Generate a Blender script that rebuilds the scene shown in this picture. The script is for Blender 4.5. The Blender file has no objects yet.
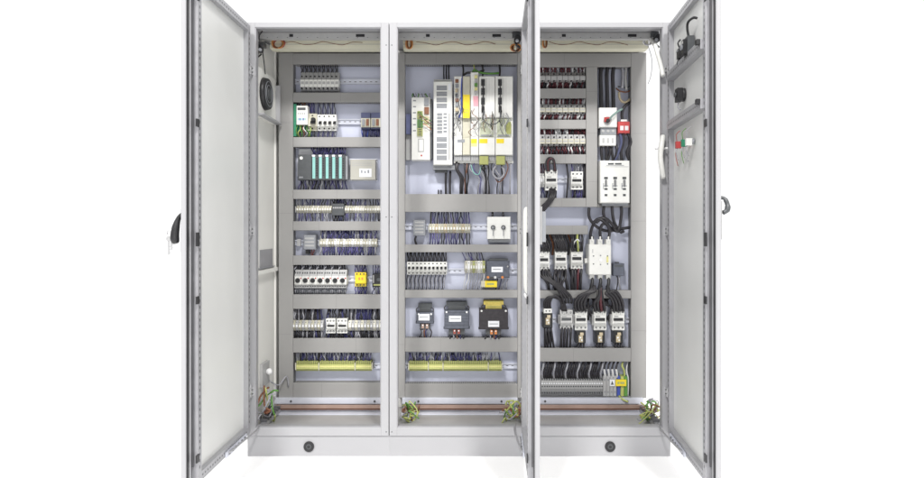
import bpy, math, random
from mathutils import Vector, Matrix
R = math.radians
random.seed(7)
scene = bpy.context.scene
col = scene.collection
# ------------------------------------------------------------------ camera
CAM_D, FPX, CX, CY, CZ = 3.11, 622.0, 461.0, 228.0, 1.145
cam_data = bpy.data.cameras.new("camera")
cam = bpy.data.objects.new("camera", cam_data); col.objects.link(cam)
cam.location = (0, -CAM_D, CZ); cam.rotation_euler = (R(90), 0, 0)
cam_data.sensor_width = 36; cam_data.lens = FPX / 924 * 36
cam_data.shift_x = (462 - CX) / 924; cam_data.shift_y = -(239 - CY) / 924
cam_data.clip_end = 200; cam_data.clip_start = .05
scene.camera = cam
# ------------------------------------------------------------------ world and lamps
w = bpy.data.worlds.new("World"); scene.world = w; w.use_nodes = True
bg = w.node_tree.nodes['Background']
bg.inputs[1].default_value = 1.05
# a white studio: bright behind the subject, dimmer room behind the camera
_nt = w.node_tree; _tc = _nt.nodes.new('ShaderNodeTexCoord'); _sx = _nt.nodes.new('ShaderNodeSeparateXYZ'); _rp = _nt.nodes.new('ShaderNodeValToRGB')
_nt.links.new(_tc.outputs['Generated'], _sx.inputs[0]); _mr = _nt.nodes.new('ShaderNodeMapRange'); _mr.inputs[1].default_value = -1; _mr.inputs[2].default_value = 1
_nt.links.new(_sx.outputs['Y'], _mr.inputs[0]); _nt.links.new(_mr.outputs[0], _rp.inputs[0]); _nt.links.new(_rp.outputs[0], bg.inputs[0])
_rp.color_ramp.elements[0].position = .25; _rp.color_ramp.elements[0].color = (.60, .60, .61, 1)
_rp.color_ramp.elements[1].position = .55; _rp.color_ramp.elements[1].color = (1, 1, 1, 1)
def softbox(name, loc, target, size, power, color=(1, 1, 1)):
    l = bpy.data.lights.new(name, 'AREA'); l.shape = 'RECTANGLE'
    l.size = size[0]; l.size_y = size[1]; l.energy = power; l.color = color
    o = bpy.data.objects.new(name, l); col.objects.link(o); o.location = loc
    o.rotation_euler = (Vector(target) - Vector(loc)).to_track_quat('-Z', 'Y').to_euler()
softbox("studio_softbox", (-2.6, -7.8, 8.9), (0, .2, 1.1), (1.3, 1.3), 820, (1, .985, .96))
softbox("studio_softbox", (2.6, -7.8, 8.9), (0, .2, 1.1), (1.3, 1.3), 820, (1, .985, .96))
scene.view_settings.view_transform = 'Standard'; scene.view_settings.look = 'None'
scene.view_settings.exposure = .12; scene.view_settings.gamma = 1
# ------------------------------------------------------------------ materials
MATS = {}
def mat(name, c, rough=.5, metal=0, var=.06, scale=14, bump=0):
    if name in MATS: return MATS[name]
    m = bpy.data.materials.new(name); m.use_nodes = True
    nt = m.node_tree; b = nt.nodes['Principled BSDF']
    tc = nt.nodes.new('ShaderNodeTexCoord'); n = nt.nodes.new('ShaderNodeTexNoise')
    n.inputs['Scale'].default_value = scale; n.inputs['Detail'].default_value = 4
    nt.links.new(tc.outputs['Object'], n.inputs['Vector'])
    r = nt.nodes.new('ShaderNodeValToRGB')
    r.color_ramp.elements[0].position = .3; r.color_ramp.elements[1].position = .7
    r.color_ramp.elements[0].color = (*[max(0, v * (1 - var)) for v in c], 1)
    r.color_ramp.elements[1].color = (*[min(1, v * (1 + var)) for v in c], 1)
    nt.links.new(n.outputs[0], r.inputs[0]); nt.links.new(r.outputs[0], b.inputs['Base Color'])
    mr = nt.nodes.new('ShaderNodeMapRange'); mr.inputs[3].default_value = max(.05, rough - .07); mr.inputs[4].default_value = min(1, rough + .07)
    nt.links.new(n.outputs[0], mr.inputs[0]); nt.links.new(mr.outputs[0], b.inputs['Roughness'])
    b.inputs['Metallic'].default_value = metal
    if bump:
        bp = nt.nodes.new('ShaderNodeBump'); bp.inputs['Strength'].default_value = bump; bp.inputs['Distance'].default_value = .002
        n2 = nt.nodes.new('ShaderNodeTexNoise'); n2.inputs['Scale'].default_value = 300
        nt.links.new(tc.outputs['Object'], n2.inputs['Vector']); nt.links.new(n2.outputs[0], bp.inputs['Height'])
        nt.links.new(bp.outputs[0], b.inputs['Normal'])
    MATS[name] = m; return m
white_paint = mat('white_paint', (.39, .39, .405), .4, 0, .02, 4, .08)
beige_paint = mat('beige_paint', (.76, .755, .72), .5, 0, .03, 4, .08)
door_paint = mat('door_inner_paint', (.69, .695, .68), .36, 0, .045, 2.2, .12)
frame_steel = mat('frame_steel', (.40, .40, .42), .4, .35, .06, 20)
dark_steel = mat('dark_steel', (.16, .16, .17), .4, .5, .1, 20)
zinc = mat('zinc_plate', (.575, .60, .72), .35, .2, .05, 6)
galv = mat('galvanised', (.66, .68, .76), .35, .15, .08, 10)
duct = mat('duct_grey', (.295, .29, .284), .55, 0, .03, 8)
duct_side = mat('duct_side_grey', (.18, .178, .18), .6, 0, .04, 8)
floor_steel = mat('floor_steel', (.42, .42, .42), .4, .3, .1, 6)
cream = mat('cream_plastic', (.55, .53, .43), .45, 0, .05, 40)
cream2 = mat('aged_cream_plastic', (.46, .44, .34), .5, 0, .05, 40)
cream3 = mat('pale_cream_plastic', (.66, .64, .55), .4, 0, .05, 40)
wplast = mat('white_plastic', (.76, .76, .73), .4, 0, .03, 40)
lgrey = mat('light_grey_plastic', (.40, .40, .40), .45, 0, .05, 40)
mgrey = mat('mid_grey_plastic', (.25, .26, .28), .45, 0, .06, 40)
dgrey = mat('dark_grey_plastic', (.075, .08, .085), .4, 0, .1, 40)
black = mat('black_plastic', (.018, .018, .02), .4, 0, .2, 40)
teal = mat('teal_strip', (.25, .50, .47), .4, 0, .05, 40)
yellow = mat('yellow_plastic', (.80, .62, .03), .4, 0, .05, 40)
paleyellow = mat('pale_yellow_plastic', (.70, .66, .28), .45, 0, .06, 40)
olive = mat('olive_plastic', (.38, .40, .14), .45, 0, .08, 40)
ygreen = mat('yellow_green_plastic', (.52, .54, .20), .45, 0, .1, 90)
green = mat('green_board', (.03, .22, .12), .45, 0, .1, 40)
red = mat('red_plastic', (.45, .06, .06), .4, 0, .06, 40)
pink = mat('pink_label', (.72, .35, .40), .5, 0, .05, 40)
orange = mat('orange_plastic', (.62, .22, .06), .4, 0, .1, 40)
bluep = mat('blue_plastic', (.05, .08, .35), .4, 0, .1, 40)
dbluep = mat('dark_blue_plastic', (.07, .08, .16), .4, 0, .1, 40)
maroon = mat('maroon_wire', (.09, .018, .025), .45, 0, .15, 60)
wblack = mat('black_cable', (.022, .02, .024), .42, 0, .2, 30)
wblue = mat('dark_blue_wire', (.035, .035, .12), .4, 0, .2, 60)
wviolet = mat('violet_wire', (.09, .08, .22), .4, 0, .2, 60)
wgrey = mat('grey_wire', (.33, .33, .36), .5, 0, .1, 60)
wwhite = mat('white_wire', (.66, .66, .66), .5, 0, .05, 60)
wgreen = mat('green_wire', (.10, .26, .05), .5, 0, .1, 60)
wygr = mat('yellow_green_wire', (.42, .46, .14), .5, 0, .1, 60)
wred = mat('red_wire', (.32, .08, .06), .5, 0, .1, 60)
worange = mat('orange_wire', (.60, .26, .08), .5, 0, .1, 60)
wbrown = mat('brown_wire', (.20, .08, .04), .5, 0, .1, 60)
copper = mat('copper', (.42, .29, .24), .42, .4, .12, 12)
beigebox = mat('beige_fitting', (.68, .66, .53), .5, 0, .05, 10)
brass = mat('steel_bright', (.72, .72, .72), .25, .8, .05, 30)
amber = mat('amber_coil', (.58, .47, .12), .5, 0, .12, 60)
core = mat('transformer_core', (.045, .04, .045), .45, .2, .2, 60)
bcore = mat('blue_grey_core', (.11, .12, .15), .45, .2, .15, 60)
paper = mat('paper_label', (.80, .81, .84), .6, 0, .02, 60)
tan = mat('tan_resin', (.50, .42, .28), .5, 0, .15, 90)
socketw = mat('bright_socket', (.85, .85, .85), .3, 0, .02, 40)
# ------------------------------------------------------------------ mesh helpers
def S(y): return (CAM_D + y) / FPX
def W(px, py, y): s = S(y); return Vector(((px - CX) * s, y, CZ - (py - CY) * s))
class MB:
    def __init__(s): s.v = []; s.f = []; s.m = []; s.mats = []; s.sm = []
    def mi(s, m):
        if m not in s.mats: s.mats.append(m)
        return s.mats.index(m)
    def face(s, idx, k, smooth=False): s.f.append(idx); s.m.append(k); s.sm.append(smooth)
    def box(s, a, b, m):
        x0, x1 = sorted((a[0], b[0])); y0, y1 = sorted((a[1], b[1])); z0, z1 = sorted((a[2], b[2]))
        n = len(s.v); k = s.mi(m)
        s.v += [(x, y, z) for z in (z0, z1) for y in (y0, y1) for x in (x0, x1)]
        for q in ((0, 2, 3, 1), (4, 5, 7, 6), (0, 1, 5, 4), (2, 6, 7, 3), (0, 4, 6, 2), (1, 3, 7, 5)):
            s.face([n + i for i in q], k)
        return s
    def pbox(s, x0, y0, x1, y1, yf, d, m):
        a = W(x0, y0, yf); b = W(x1, y1, yf)
        return s.box((a.x, yf, a.z), (b.x, yf + d, b.z), m)
    def chamf(s, x0, y0, x1, y1, yf, d, m, c=.003):
        """box with chamfered front edges"""
        a = W(x0, y0, yf); b = W(x1, y1, yf); k = s.mi(m); n = len(s.v)
        X0, X1, Z0, Z1 = a.x, b.x, b.z, a.z
        c = min(c, (X1 - X0) * .25, (Z1 - Z0) * .25)
        for (i, y) in ((c, yf), (0, yf + c), (0, yf + d)):
            s.v += [(X0 + i, y, Z0 + i), (X1 - i, y, Z0 + i), (X1 - i, y, Z1 - i), (X0 + i, y, Z1 - i)]
        s.face([n, n + 1, n + 2, n + 3], k)
        for L in (0, 4):
            for i in range(4):
                j = (i + 1) % 4
                s.face([n + L + i, n + L + 4 + i, n + L + 4 + j, n + L + j], k)
        s.face([n + 11, n + 10, n + 9, n + 8], k)
        return s
    def wedge(s, x0, y0, x1, y1, yt, yb, d, m):
        """block whose front face slopes from depth yt (top) to yb (bottom)"""
        a = W(x0, y0, min(yt, yb)); b = W(x1, y1, min(yt, yb)); n = len(s.v); k = s.mi(m); D = max(yt, yb) + d
        s.v += [(a.x, yb, b.z), (b.x, yb, b.z), (b.x, yt, a.z), (a.x, yt, a.z), (a.x, D, b.z), (b.x, D, b.z), (b.x, D, a.z), (a.x, D, a.z)]
        for q in ((0, 1, 2, 3), (7, 6, 5, 4), (0, 4, 5, 1), (1, 5, 6, 2), (2, 6, 7, 3), (3, 7, 4, 0)): s.face([n + i for i in q], k)
        return s
    def cyl(s, c, axis, r, h, m, seg=16, r2=None):
        c = Vector(c); ax = Vector(axis).normalized(); r2 = r if r2 is None else r2
        u = ax.orthogonal().normalized(); v = ax.cross(u); n = len(s.v); k = s.mi(m)
        for (t, rr) in ((0, r), (h, r2)):
            for i in range(seg):
                a = 2 * math.pi * i / seg
                s.v.append(tuple(c + ax * t + u * rr * math.cos(a) + v * rr * math.sin(a)))
        for i in range(seg):
            j = (i + 1) % seg; s.face([n + i, n + j, n + seg + j, n + seg + i], k, True)
        s.face([n + i for i in range(seg)][::-1], k); s.face([n + seg + i for i in range(seg)], k)
        return s
    def pcyl(s, px, py, rpx, yf, d, m, seg=16, r2=None):
        return s.cyl(W(px, py, yf + d), (0, -1, 0), rpx * S(yf), d, m, seg, None if r2 is None else r2 * S(yf))
    def tube(s, pts, r, m, seg=6, smooth=True, closed=False):
        P = [Vector(p) for p in pts]
        if smooth and len(P) > 2:
            Q = []
            N = len(P)
            rng = range(N if closed else N - 1)
            for i in rng:
                if closed: p0, p1, p2, p3 = P[i - 1], P[i], P[(i + 1) % N], P[(i + 2) % N]
                else: p0 = P[max(0, i - 1)]; p1 = P[i]; p2 = P[i + 1]; p3 = P[min(N - 1, i + 2)]
                for t in (0, .25, .5, .75):
                    t2 = t * t; t3 = t2 * t
                    Q.append(.5 * ((2 * p1) + (-p0 + p2) * t + (2 * p0 - 5 * p1 + 4 * p2 - p3) * t2 + (-p0 + 3 * p1 - 3 * p2 + p3) * t3))
            if not closed: Q.append(P[-1])
            P = Q
        k = s.mi(m); n = len(s.v); N = len(P)
        ref = None
        for i, p in enumerate(P):
            if closed: d = P[(i + 1) % N] - P[i - 1]
            else: d = P[min(N - 1, i + 1)] - P[max(0, i - 1)]
            d = d.normalized() if d.length > 1e-9 else Vector((0, 0, 1))
            if ref is None: ref = d.orthogonal().normalized()
            ref = (ref - d * ref.dot(d))
            ref = ref.normalized() if ref.length > 1e-6 else d.orthogonal().normalized()
            v = d.cross(ref)
            rr = r[min(i * len(r) // N, len(r) - 1)] if isinstance(r, (list, tuple)) else r
            for j in range(seg):
                a = 2 * math.pi * j / seg
                s.v.append(tuple(p + ref * rr * math.cos(a) + v * rr * math.sin(a)))
        for i in range(N if closed else N - 1):
            ii = (i + 1) % N
            for j in range(seg):
                jj = (j + 1) % seg
                s.face([n + i * seg + j, n + i * seg + jj, n + ii * seg + jj, n + ii * seg + j], k, True)
        if not closed:
            s.face([n + j for j in range(seg)][::-1], k); s.face([n + (N - 1) * seg + j for j in range(seg)], k)
        return s
    def sphere(s, c, r, m, seg=10, rings=6, sc=(1, 1, 1)):
        n = len(s.v); k = s.mi(m)
        for i in range(rings + 1):
            th = math.pi * i / rings
            for j in range(seg):
                a = 2 * math.pi * j / seg
                s.v.append((c[0] + r * sc[0] * math.sin(th) * math.cos(a), c[1] + r * sc[1] * math.sin(th) * math.sin(a), c[2] + r * sc[2] * math.cos(th)))
        for i in range(rings):
            for j in range(seg):
                jj = (j + 1) % seg
                s.face([n + i * seg + j, n + (i + 1) * seg + j, n + (i + 1) * seg + jj, n + i * seg + jj], k, True)
        return s
    def build(s, name, parent=None, local=False, bevel=0):
        off = Vector((0, 0, 0))
        if parent and not local: off = wloc(parent)
        me = bpy.data.meshes.new(name)
        me.from_pydata([tuple(Vector(v) - off) for v in s.v], [], s.f)
        for m in s.mats: me.materials.append(m)
        me.polygons.foreach_set('material_index', s.m); me.polygons.foreach_set('use_smooth', s.sm); me.update()
        o = bpy.data.objects.new(name, me); col.objects.link(o)
        if parent: o.parent = parent
        if bevel:
            b = o.modifiers.new('bevel', 'BEVEL'); b.width = bevel; b.segments = 2; b.limit_method = 'ANGLE'; b.harden_normals = False
        return o
def wloc(o):
    l = Vector(o.location)
    while o.parent: o = o.parent; l = l + Vector(o.location)
    return l
def thing(name, loc, label, cat, group=None):
    o = bpy.data.objects.new(name, None); col.objects.link(o); o.location = loc; o.empty_display_size = .02
    o['label'] = label; o['category'] = cat
    if group: o['group'] = group
    return o
def tagm(o, label, cat, group=None):
    """one-mesh thing: move the origin to the mesh's base centre and tag it"""
    vs = o.data.vertices
    c = Vector((sum(v.co.x for v in vs) / len(vs), sum(v.co.y for v in vs) / len(vs), min(v.co.z for v in vs)))
    o.data.transform(Matrix.Translation(-c)); o.location = o.location + c
    o['label'] = label; o['category'] = cat
    if group: o['group'] = group
    return o
def copy_tree(o, parent=None, name=None):
    c = o.copy(); col.objects.link(c)
    if parent: c.parent = parent
    for ch in list(o.children): copy_tree(ch, c)
    return c
ORD = ['first', 'second', 'third', 'fourth', 'fifth', 'sixth', 'seventh', 'eighth', 'ninth', 'tenth', 'eleventh', 'twelfth', 'thirteenth', 'fourteenth']
PYF, PYP = .38, .45       # depth of the duct covers and of the mounting plate

# ------------------------------------------------------------------ the setting
g = MB(); g.box((-5, -6, -.05), (5, 3, 0), mat('white_floor', (.97, .97, .97), .9, 0, .0, 2)); 
fl = g.build('floor'); fl['kind'] = 'structure'

# ------------------------------------------------------------------ enclosures
def rect_ring(mb, x0, x1, z0, z1, t, y0, y1, m, tb=None, tt=None):
    tb = tb or t; tt = tt or t
    mb.box((x0, y0, z0), (x0 + t, y1, z1), m); mb.box((x1 - t, y0, z0), (x1, y1, z1), m)
    mb.box((x0 + t, y0, z0), (x1 - t, y1, z0 + tb), m); mb.box((x0 + t, y0, z1 - tt), (x1 - t, y1, z1), m)
def sX(px): return (px - CX) * .005
BX = [sX(247), sX(389), sX(530.5), sX(671)]
def enclosure(i, label):
    x0, x1 = BX[i] + .002, BX[i + 1] - .002
    t = thing('electrical_enclosure', ((x0 + x1) / 2, .22, 0), label, 'electrical cabinet', 'three cabinets joined side by side')
    m = MB(); rect_ring(m, x0, x1, .105, 2.175, .038, 0, .045, white_paint, .043, .026)
    for zz in (1.2, 2.06, .125):
        for xx in (x0 + .012, x1 - .012): m.cyl((xx, -.001, zz), (0, 1, 0), .0035, .004, dgrey, 8)
    # inner return lip of the door opening
    rect_ring(m, x0 + .038, x1 - .038, .148, 2.149, .004, .003, .04, frame_steel)
    m.build('front_frame', t, bevel=.0025)
    m = MB(); m.box((x0 + .001, .046, 2.163), (x1 - .001, .50, 2.175), white_paint); m.build('roof', t)
    m = MB(); m.box((x0 + .001, .485, .105), (x1 - .001, .50, 2.162), beige_paint); m.build('back_panel', t)
    m = MB(); m.box((x0 + .001, .046, .108), (x1 - .001, .484, .12), floor_steel)
    m.box((x0 + .03, .30, .1205), (x1 - .03, .36, .126), galv); m.box((x0 + .03, .38, .1205), (x1 - .03, .47, .126), galv)
    m.box((x0 + .02, .1, .1205), (x1 - .02, .14, .124), floor_steel)
    m.build('floor_plate', t)
    m = MB(); m.box((x0 - .0019, .008, 0), (x1 + .0019, .03, .103), white_paint); m.box((x0, .031, .001), (x0 + .02, .48, .1), white_paint); m.box((x1 - .02, .031, .001), (x1, .48, .1), white_paint)
    pl = m.build('plinth', t)
    kx = {0: 309, 2: 610}.get(i)
    if kx:
        p = W(kx, 446.5, .008); m = MB(); m.cyl(p, (0, -1, 0), .026, .006, black, 28); m.cyl(p + Vector((0, -.0061, 0)), (0, -1, 0), .013, .001, dgrey, 20)
        m.cyl(p + Vector((0, -.0072, 0)), (0, -1, 0), .008, .001, black, 16); m.build('round_plug', pl)
    # rear posts and top interior rails
    m = MB()
    for xx in (x0 + .002, x1 - .032): m.box((xx, .452, .121), (xx + .03, .484, 2.162), beige_paint)
    m.build('rear_post', t)
    m = MB(); m.box((x0 + .02, .12, 2.128), (x1 - .02, .15, 2.160), lgrey); 
    L = x1 - x0
    for fx, ww in ((.25, .02), (.74, .045)):
        m.box((x0 + L * fx, .1185, 2.138), (x0 + L * fx + ww, .12, 2.152), black)
    for k in range(12): m.box((x0 + .06 + k * .052, .1188, 2.133), (x0 + .066 + k * .052, .12, 2.136), dark_steel)
    m.build('cross_rail', t)
    m = MB(); m.box((x0 + .05, .205, 2.102), (x1 - .05, .27, 2.150), beigebox); m.box((x0 + .05, .2045, 2.124), (x1 - .05, .2049, 2.126), mgrey)
    lf = m.build('light_fitting', t, bevel=.004)
    m = MB(); pts = []
    for k in range(9): pts.append((x0 + .12 + L * .075 * k, .2, 2.128 + .009 * math.sin(k * 1.9 + i)))
    m.tube(pts, .0014, wbrown); m.build('lamp_wire', lf)
    # lower cross rail and copper busbar
    m = MB(); a = W(0, 398.5, .36); b = W(0, 404, .36)
    m.box((x0 + .03, .36, b.z), (x1 - .03, .385, a.z), galv); 
    for k in range(2): m.cyl((x0 + .12 + k * (L - .24), .3595, (a.z + b.z) / 2), (0, -1, 0), .006, .004, dgrey, 10)
    m.build('lower_cross_rail', t, bevel=.001)
    m = MB(); a = W(0, 405.2, .32); b = W(0, 408.6, .32)
    m.box((x0 + .045, .32, b.z), (x1 - .045, .33, a.z), copper); m.box((x0 + .045, .3305, b.z - .012), (x1 - .045, .339, b.z - .003), wbrown)
    m.build('busbar', t)
    return t
E = [enclosure(0, 'left cabinet with fan on its side wall and door hinged on the left'),
     enclosure(1, 'middle cabinet holding white servo drives, its door seen nearly edge-on'),
     enclosure(2, 'right cabinet with open white side and thick black cables inside')]

# side panel of the left cabinet with its fittings
m = MB(); m.box((BX[0] + .003, .046, .108), (BX[0] + .016, .484, 2.162), beige_paint)
m.box((BX[0] + .016, .40, .12), (BX[0] + .026, .44, 2.16), beige_paint)
for z in (.75, .81, 1.32, 1.46, 1.85):
    m.box((BX[0] + .016, .1, z), (BX[0] + .019, .115, z + .02), mgrey)
m.build('side_panel', E[0])
# left support rail, side pocket
m = MB(); m.box((BX[0] + .0161, .06, .905), (BX[0] + .04, .40, .925), beige_paint); m.box((BX[0] + .0161, .12, .93), (BX[0] + .03, .37, .935), mgrey)
m.box((BX[0] + .0162, .14, .935), (BX[0] + .019, .36, 1.03), frame_steel)
m.build('side_rail', E[0])

# mounting plates and ducts
def plate(i, px0, px1):
    a = W(px0, 52, PYP); b = W(px1, 398, PYP)
    m = MB(); m.box((a.x, PYP, CZ - 170 * S(PYF)), (b.x, PYP + .003, CZ + 176 * S(PYF)), zinc)
    return m.build('mounting_plate', E[i])
PL = [plate(0, 281, 391), plate(1, 398, 526), plate(2, 534, 644)]
def duct_bar(i, x0, y0, x1, y1, inset=0):
    f = PYF + inset
    a = W(x0, y0, f); b = W(x1, y1, f); m = MB()
    m.chamf(x0, y0, x1, y1, f, .012, duct, .002)
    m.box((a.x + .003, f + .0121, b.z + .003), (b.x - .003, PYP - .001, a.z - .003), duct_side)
    # comb fingers on long sides; a joint where two lids meet
    horiz = (x1 - x0) > (y1 - y0)
    for q in range(1 if horiz else 3):
        u = random.uniform(.25, .8) if horiz else (.22, .5, .8)[q] + random.uniform(-.05, .05)
        if horiz: m.pbox(x0 + (x1 - x0) * u, y0 + .3, x0 + (x1 - x0) * u + .22, y1 - .3, f - .0003, .0012, duct_side)
        else: m.pbox(x0 + .3, y0 + (y1 - y0) * u, x1 - .3, y0 + (y1 - y0) * u + .22, f - .0003, .0012, duct_side)
    if horiz:
        n = int((b.x - a.x) / .0125)
        for k in range(n):
            x = a.x + .006 + k * .0125
            for z in (a.z - .003, b.z + .003):
                m.box((x, f + .013, z - .0012), (x + .0065, PYP - .012, z + .0012), duct)
    return m.build('duct_cover', E[i])
# left
yb = [(53, 64), (92.3, 102), (137, 147), (189.6, 199), (221.3, 230.5), (255.5, 265), (294.5, 309), (338.5, 352.8), (383, 398)]
duct_bar(0, 278.5, 52.5, 293, 398.2); duct_bar(0, 382.3, 52.5, 391, 398.2)
for a, b in yb: duct_bar(0, 293.1, a, 382.2, b)
duct_bar(1, 397.3, 52.5, 405, 398.2); duct_bar(1, 517.5, 52.5, 526.5, 398.2)
for a, b in [(53, 64), (194, 212), (244.5, 252.3), (290, 298), (338, 352), (384, 398)]: duct_bar(1, 405.1, a, 517.4, b)
duct_bar(2, 531, 52.5, 537.4, 398.2); duct_bar(2, 631, 52.5, 646.5, 398.2)
duct_bar(2, 537.5, 53, 630.9, 66.5); duct_bar(2, 586.2, 66.6, 597.4, 207)
for a, b in [(88.2, 98), (119.7, 128.8), (154.3, 163.5), (198, 207)]: duct_bar(2, 537.5, a, 586.1, b)
duct_bar(2, 597.5, 204, 630.9, 207.5, .02)
duct_bar(2, 537.5, 225.5, 588, 234.5, .01); duct_bar(2, 537.5, 290.3, 630.9, 298.5); duct_bar(2, 537.5, 348.2, 630.9, 361.8)

def rail(i, x0, x1, y):
    a = W(x0, y - 2.6, .436); b = W(x1, y + 2.6, .436); m = MB()
    m.box((a.x, .442, b.z), (b.x, .4495, a.z), galv)
    m.box((a.x, .435, a.z - .005), (b.x, .442, a.z), galv); m.box((a.x, .435, b.z), (b.x, .442, b.z + .005), galv)
    for k in range(int((b.x - a.x) / .03)):
        m.box((a.x + .01 + k * .03, .4412, (a.z + b.z) / 2 - .002), (a.x + .022 + k * .03, .4419, (a.z + b.z) / 2 + .002), dark_steel)
    return m.build('din_rail', PL[i])
for y in (81.5, 121.5, 209.5, 242.5, 279, 326): rail(0, 294.5, 388, y)
rail(0, 294.5, 388, 366)
for y in (227, 271, 366): rail(1, 404.5, 520, y)
for y in (77, 108.5, 140, 180): rail(2, 539, 587, y)
rail(2, 541, 588, 262); rail(2, 541, 632, 320); rail(2, 541, 632, 386)

# ------------------------------------------------------------------ doors
def door(i, hx, ang, sgn, bars=False, handle_px=None):
    """local x: hinge to free edge, local y*sgn: inner side"""
    e = E[i]; DW, z0, z1 = .695, .108, 2.170
    def bx(mb, xa, xb, na, nb, za, zb, m): mb.box((xa, sgn * na, za), (xb, sgn * nb, zb), m)
    root = MB()
    bx(root, 0, DW, -.020, -.003, z0, z1, white_paint)
    bx(root, 0, .003, -.003, .0005, z0, z1, white_paint); bx(root, DW - .003, DW, -.003, .0005, z0, z1, white_paint)
    bx(root, .003, DW - .003, -.003, .0005, z0, z0 + .003, white_paint); bx(root, .003, DW - .003, -.003, .0005, z1 - .003, z1, white_paint)
    d = root.build('door', e, local=True, bevel=.0015)
    d.location = Vector((hx, -.004, 0)) - Vector(e.location); d.rotation_euler = (0, 0, ang)
    m = MB(); bx(m, .06, .612, -.0029, .001, .165, 2.115, door_paint); m.build('inner_sheet', d, True)
    m = MB(); f0, f1, fz0, fz1 = .030, .642, .135, 2.145
    for (xa, xb, za, zb) in ((f0, f0 + .03, fz0, fz1), (f1 - .035, f1, fz0, fz1), (f0 + .03, f1 - .035, fz0, fz0 + .032), (f0 + .03, f1 - .035, fz1 - .032, fz1)):
        bx(m, xa, xb, .0, .024, za, zb, frame_steel)
    for k in range(76):
        z = fz0 + .05 + k * .0255
        bx(m, f0 + .011, f0 + .019, .0241, .0245, z, z + .012, dark_steel); bx(m, f1 - .022, f1 - .013, .0241, .0245, z, z + .012, dark_steel)
    for k in range(21):
        x = f0 + .05 + k * .0255
        bx(m, x, x + .012, .0241, .0245, fz0 + .012, fz0 + .02, dark_steel); bx(m, x, x + .012, .0241, .0245, fz1 - .02, fz1 - .012, dark_steel)
    m.build('door_frame', d, True, bevel=.002)
    m = MB()
    for (xa, xb, za, zb) in ((.012, .018, .12, 2.158), (.677, .691, .12, 2.158), (.022, .672, .12, .13), (.022, .672, 2.148, 2.158)):
        bx(m, xa, xb, -.0028, .0045, za, zb, black)
    m.build('seal', d, True)
    m = MB(); bx(m, .657, .676, -.0029, .004, .12, 2.158, white_paint); m.build('edge_rail', d, True)
    m = MB(); bx(m, .6435, .6515, .002, .010, .2, 2.08, dark_steel)
    lr = m.build('lock_rod', d, True)
    for z in (.235, .86, 1.10, 1.56, 2.06):
        m = MB(); h = .03 if abs(z - 1.10) > .01 else .055
        bx(m, .640, .664, .0241, .030, z - h / 2, z + h / 2, black); m.build('rod_guide', lr, True)
    m = MB()                                              # hinges
    for z in (.33, 1.13, 1.93):
        m2 = MB(); m2.cyl((-.006, sgn * .012, z - .035), (0, 0, 1), .007, .07, frame_steel, 12)
        bx(m2, -.004, .03, .0242, .028, z - .022, z + .022, brass); m2.cyl((.012, sgn * .028, z - .01), (0, sgn, 0), .004, .003, dgrey, 8); m2.cyl((.012, sgn * .028, z + .01), (0, sgn, 0), .004, .003, dgrey, 8)
        m2.build('hinge', d, True)
    m = MB()                                              # stay arm on the bottom of the door
    bx(m, .10, .36, .025, .031, .128, .152, galv)
    for k in range(6): m.cyl((.13 + k * .04, sgn * .031, .14), (0, sgn, 0), .006, .005, dark_steel, 8)
    m.tube([(.34, sgn * .034, .145), (.2, sgn * .05, .15), (.05, sgn * .06, .15), (-.05, sgn * .05, .15)], .005, frame_steel, 6)
    m.build('door_stay', d, True)
    if bars:
        for z in (1.885, 1.645):
            m = MB(); bx(m, .061, .614, .0, .035, z - .02, z + .02, frame_steel)
            for k in range(20): bx(m, .08 + k * .0265, .092 + k * .0265, .0351, .0355, z - .004, z + .004, dark_steel)
            bx(m, .59, .613, .0356, .05, z + .0, z + .02, black)
            m.build('cross_bar', d, True, bevel=.0015)
    return d
D0 = door(0, -1.066, R(-90), 1)
D1 = door(1, .326, math.atan2(-1, -.057), -1)
D2 = door(2, 1.049, math.atan2(-1, -.086), -1, True)

def dl(d, sgn, x, n, z):      # door local -> world
    e = d.parent
    M = Matrix.Translation(Vector(e.location) + Vector(d.location)) @ Matrix.Rotation(d.rotation_euler[2], 4, 'Z')
    return M @ Vector((x, sgn * n, z))
# handles (parts of the doors)
m = MB()
m.box((.640, -.032, 1.05), (.668, -.0201, 1.22), dgrey)
m.tube([(.655, -.03, 1.205), (.657, -.045, 1.185), (.66, -.055, 1.15), (.664, -.058, 1.11), (.668, -.052, 1.085)], [.006, .007, .008, .009, .010, .0115, .013, .0145, .0155, .016, .0165, .017, .017, .016, .014, .010], black, 10)
m.build('handle', D0, True)
m = MB(); m.box((.640, .0201, 1.10), (.668, .032, 1.25), lgrey)
m.tube([(.65, .03, 1.265), (.655, .046, 1.26), (.66, .055, 1.235), (.663, .052, 1.215), (.666, .036, 1.205)], [.007, .009, .011, .009], dgrey, 10)
m.build('handle', D2, True)
m = MB(); m.box((.640, .0201, 1.08), (.668, .03, 1.23), lgrey); m.box((.648, .0301, 1.09), (.66, .045, 1.21), mgrey); m.build('handle', D1, True)
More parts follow.
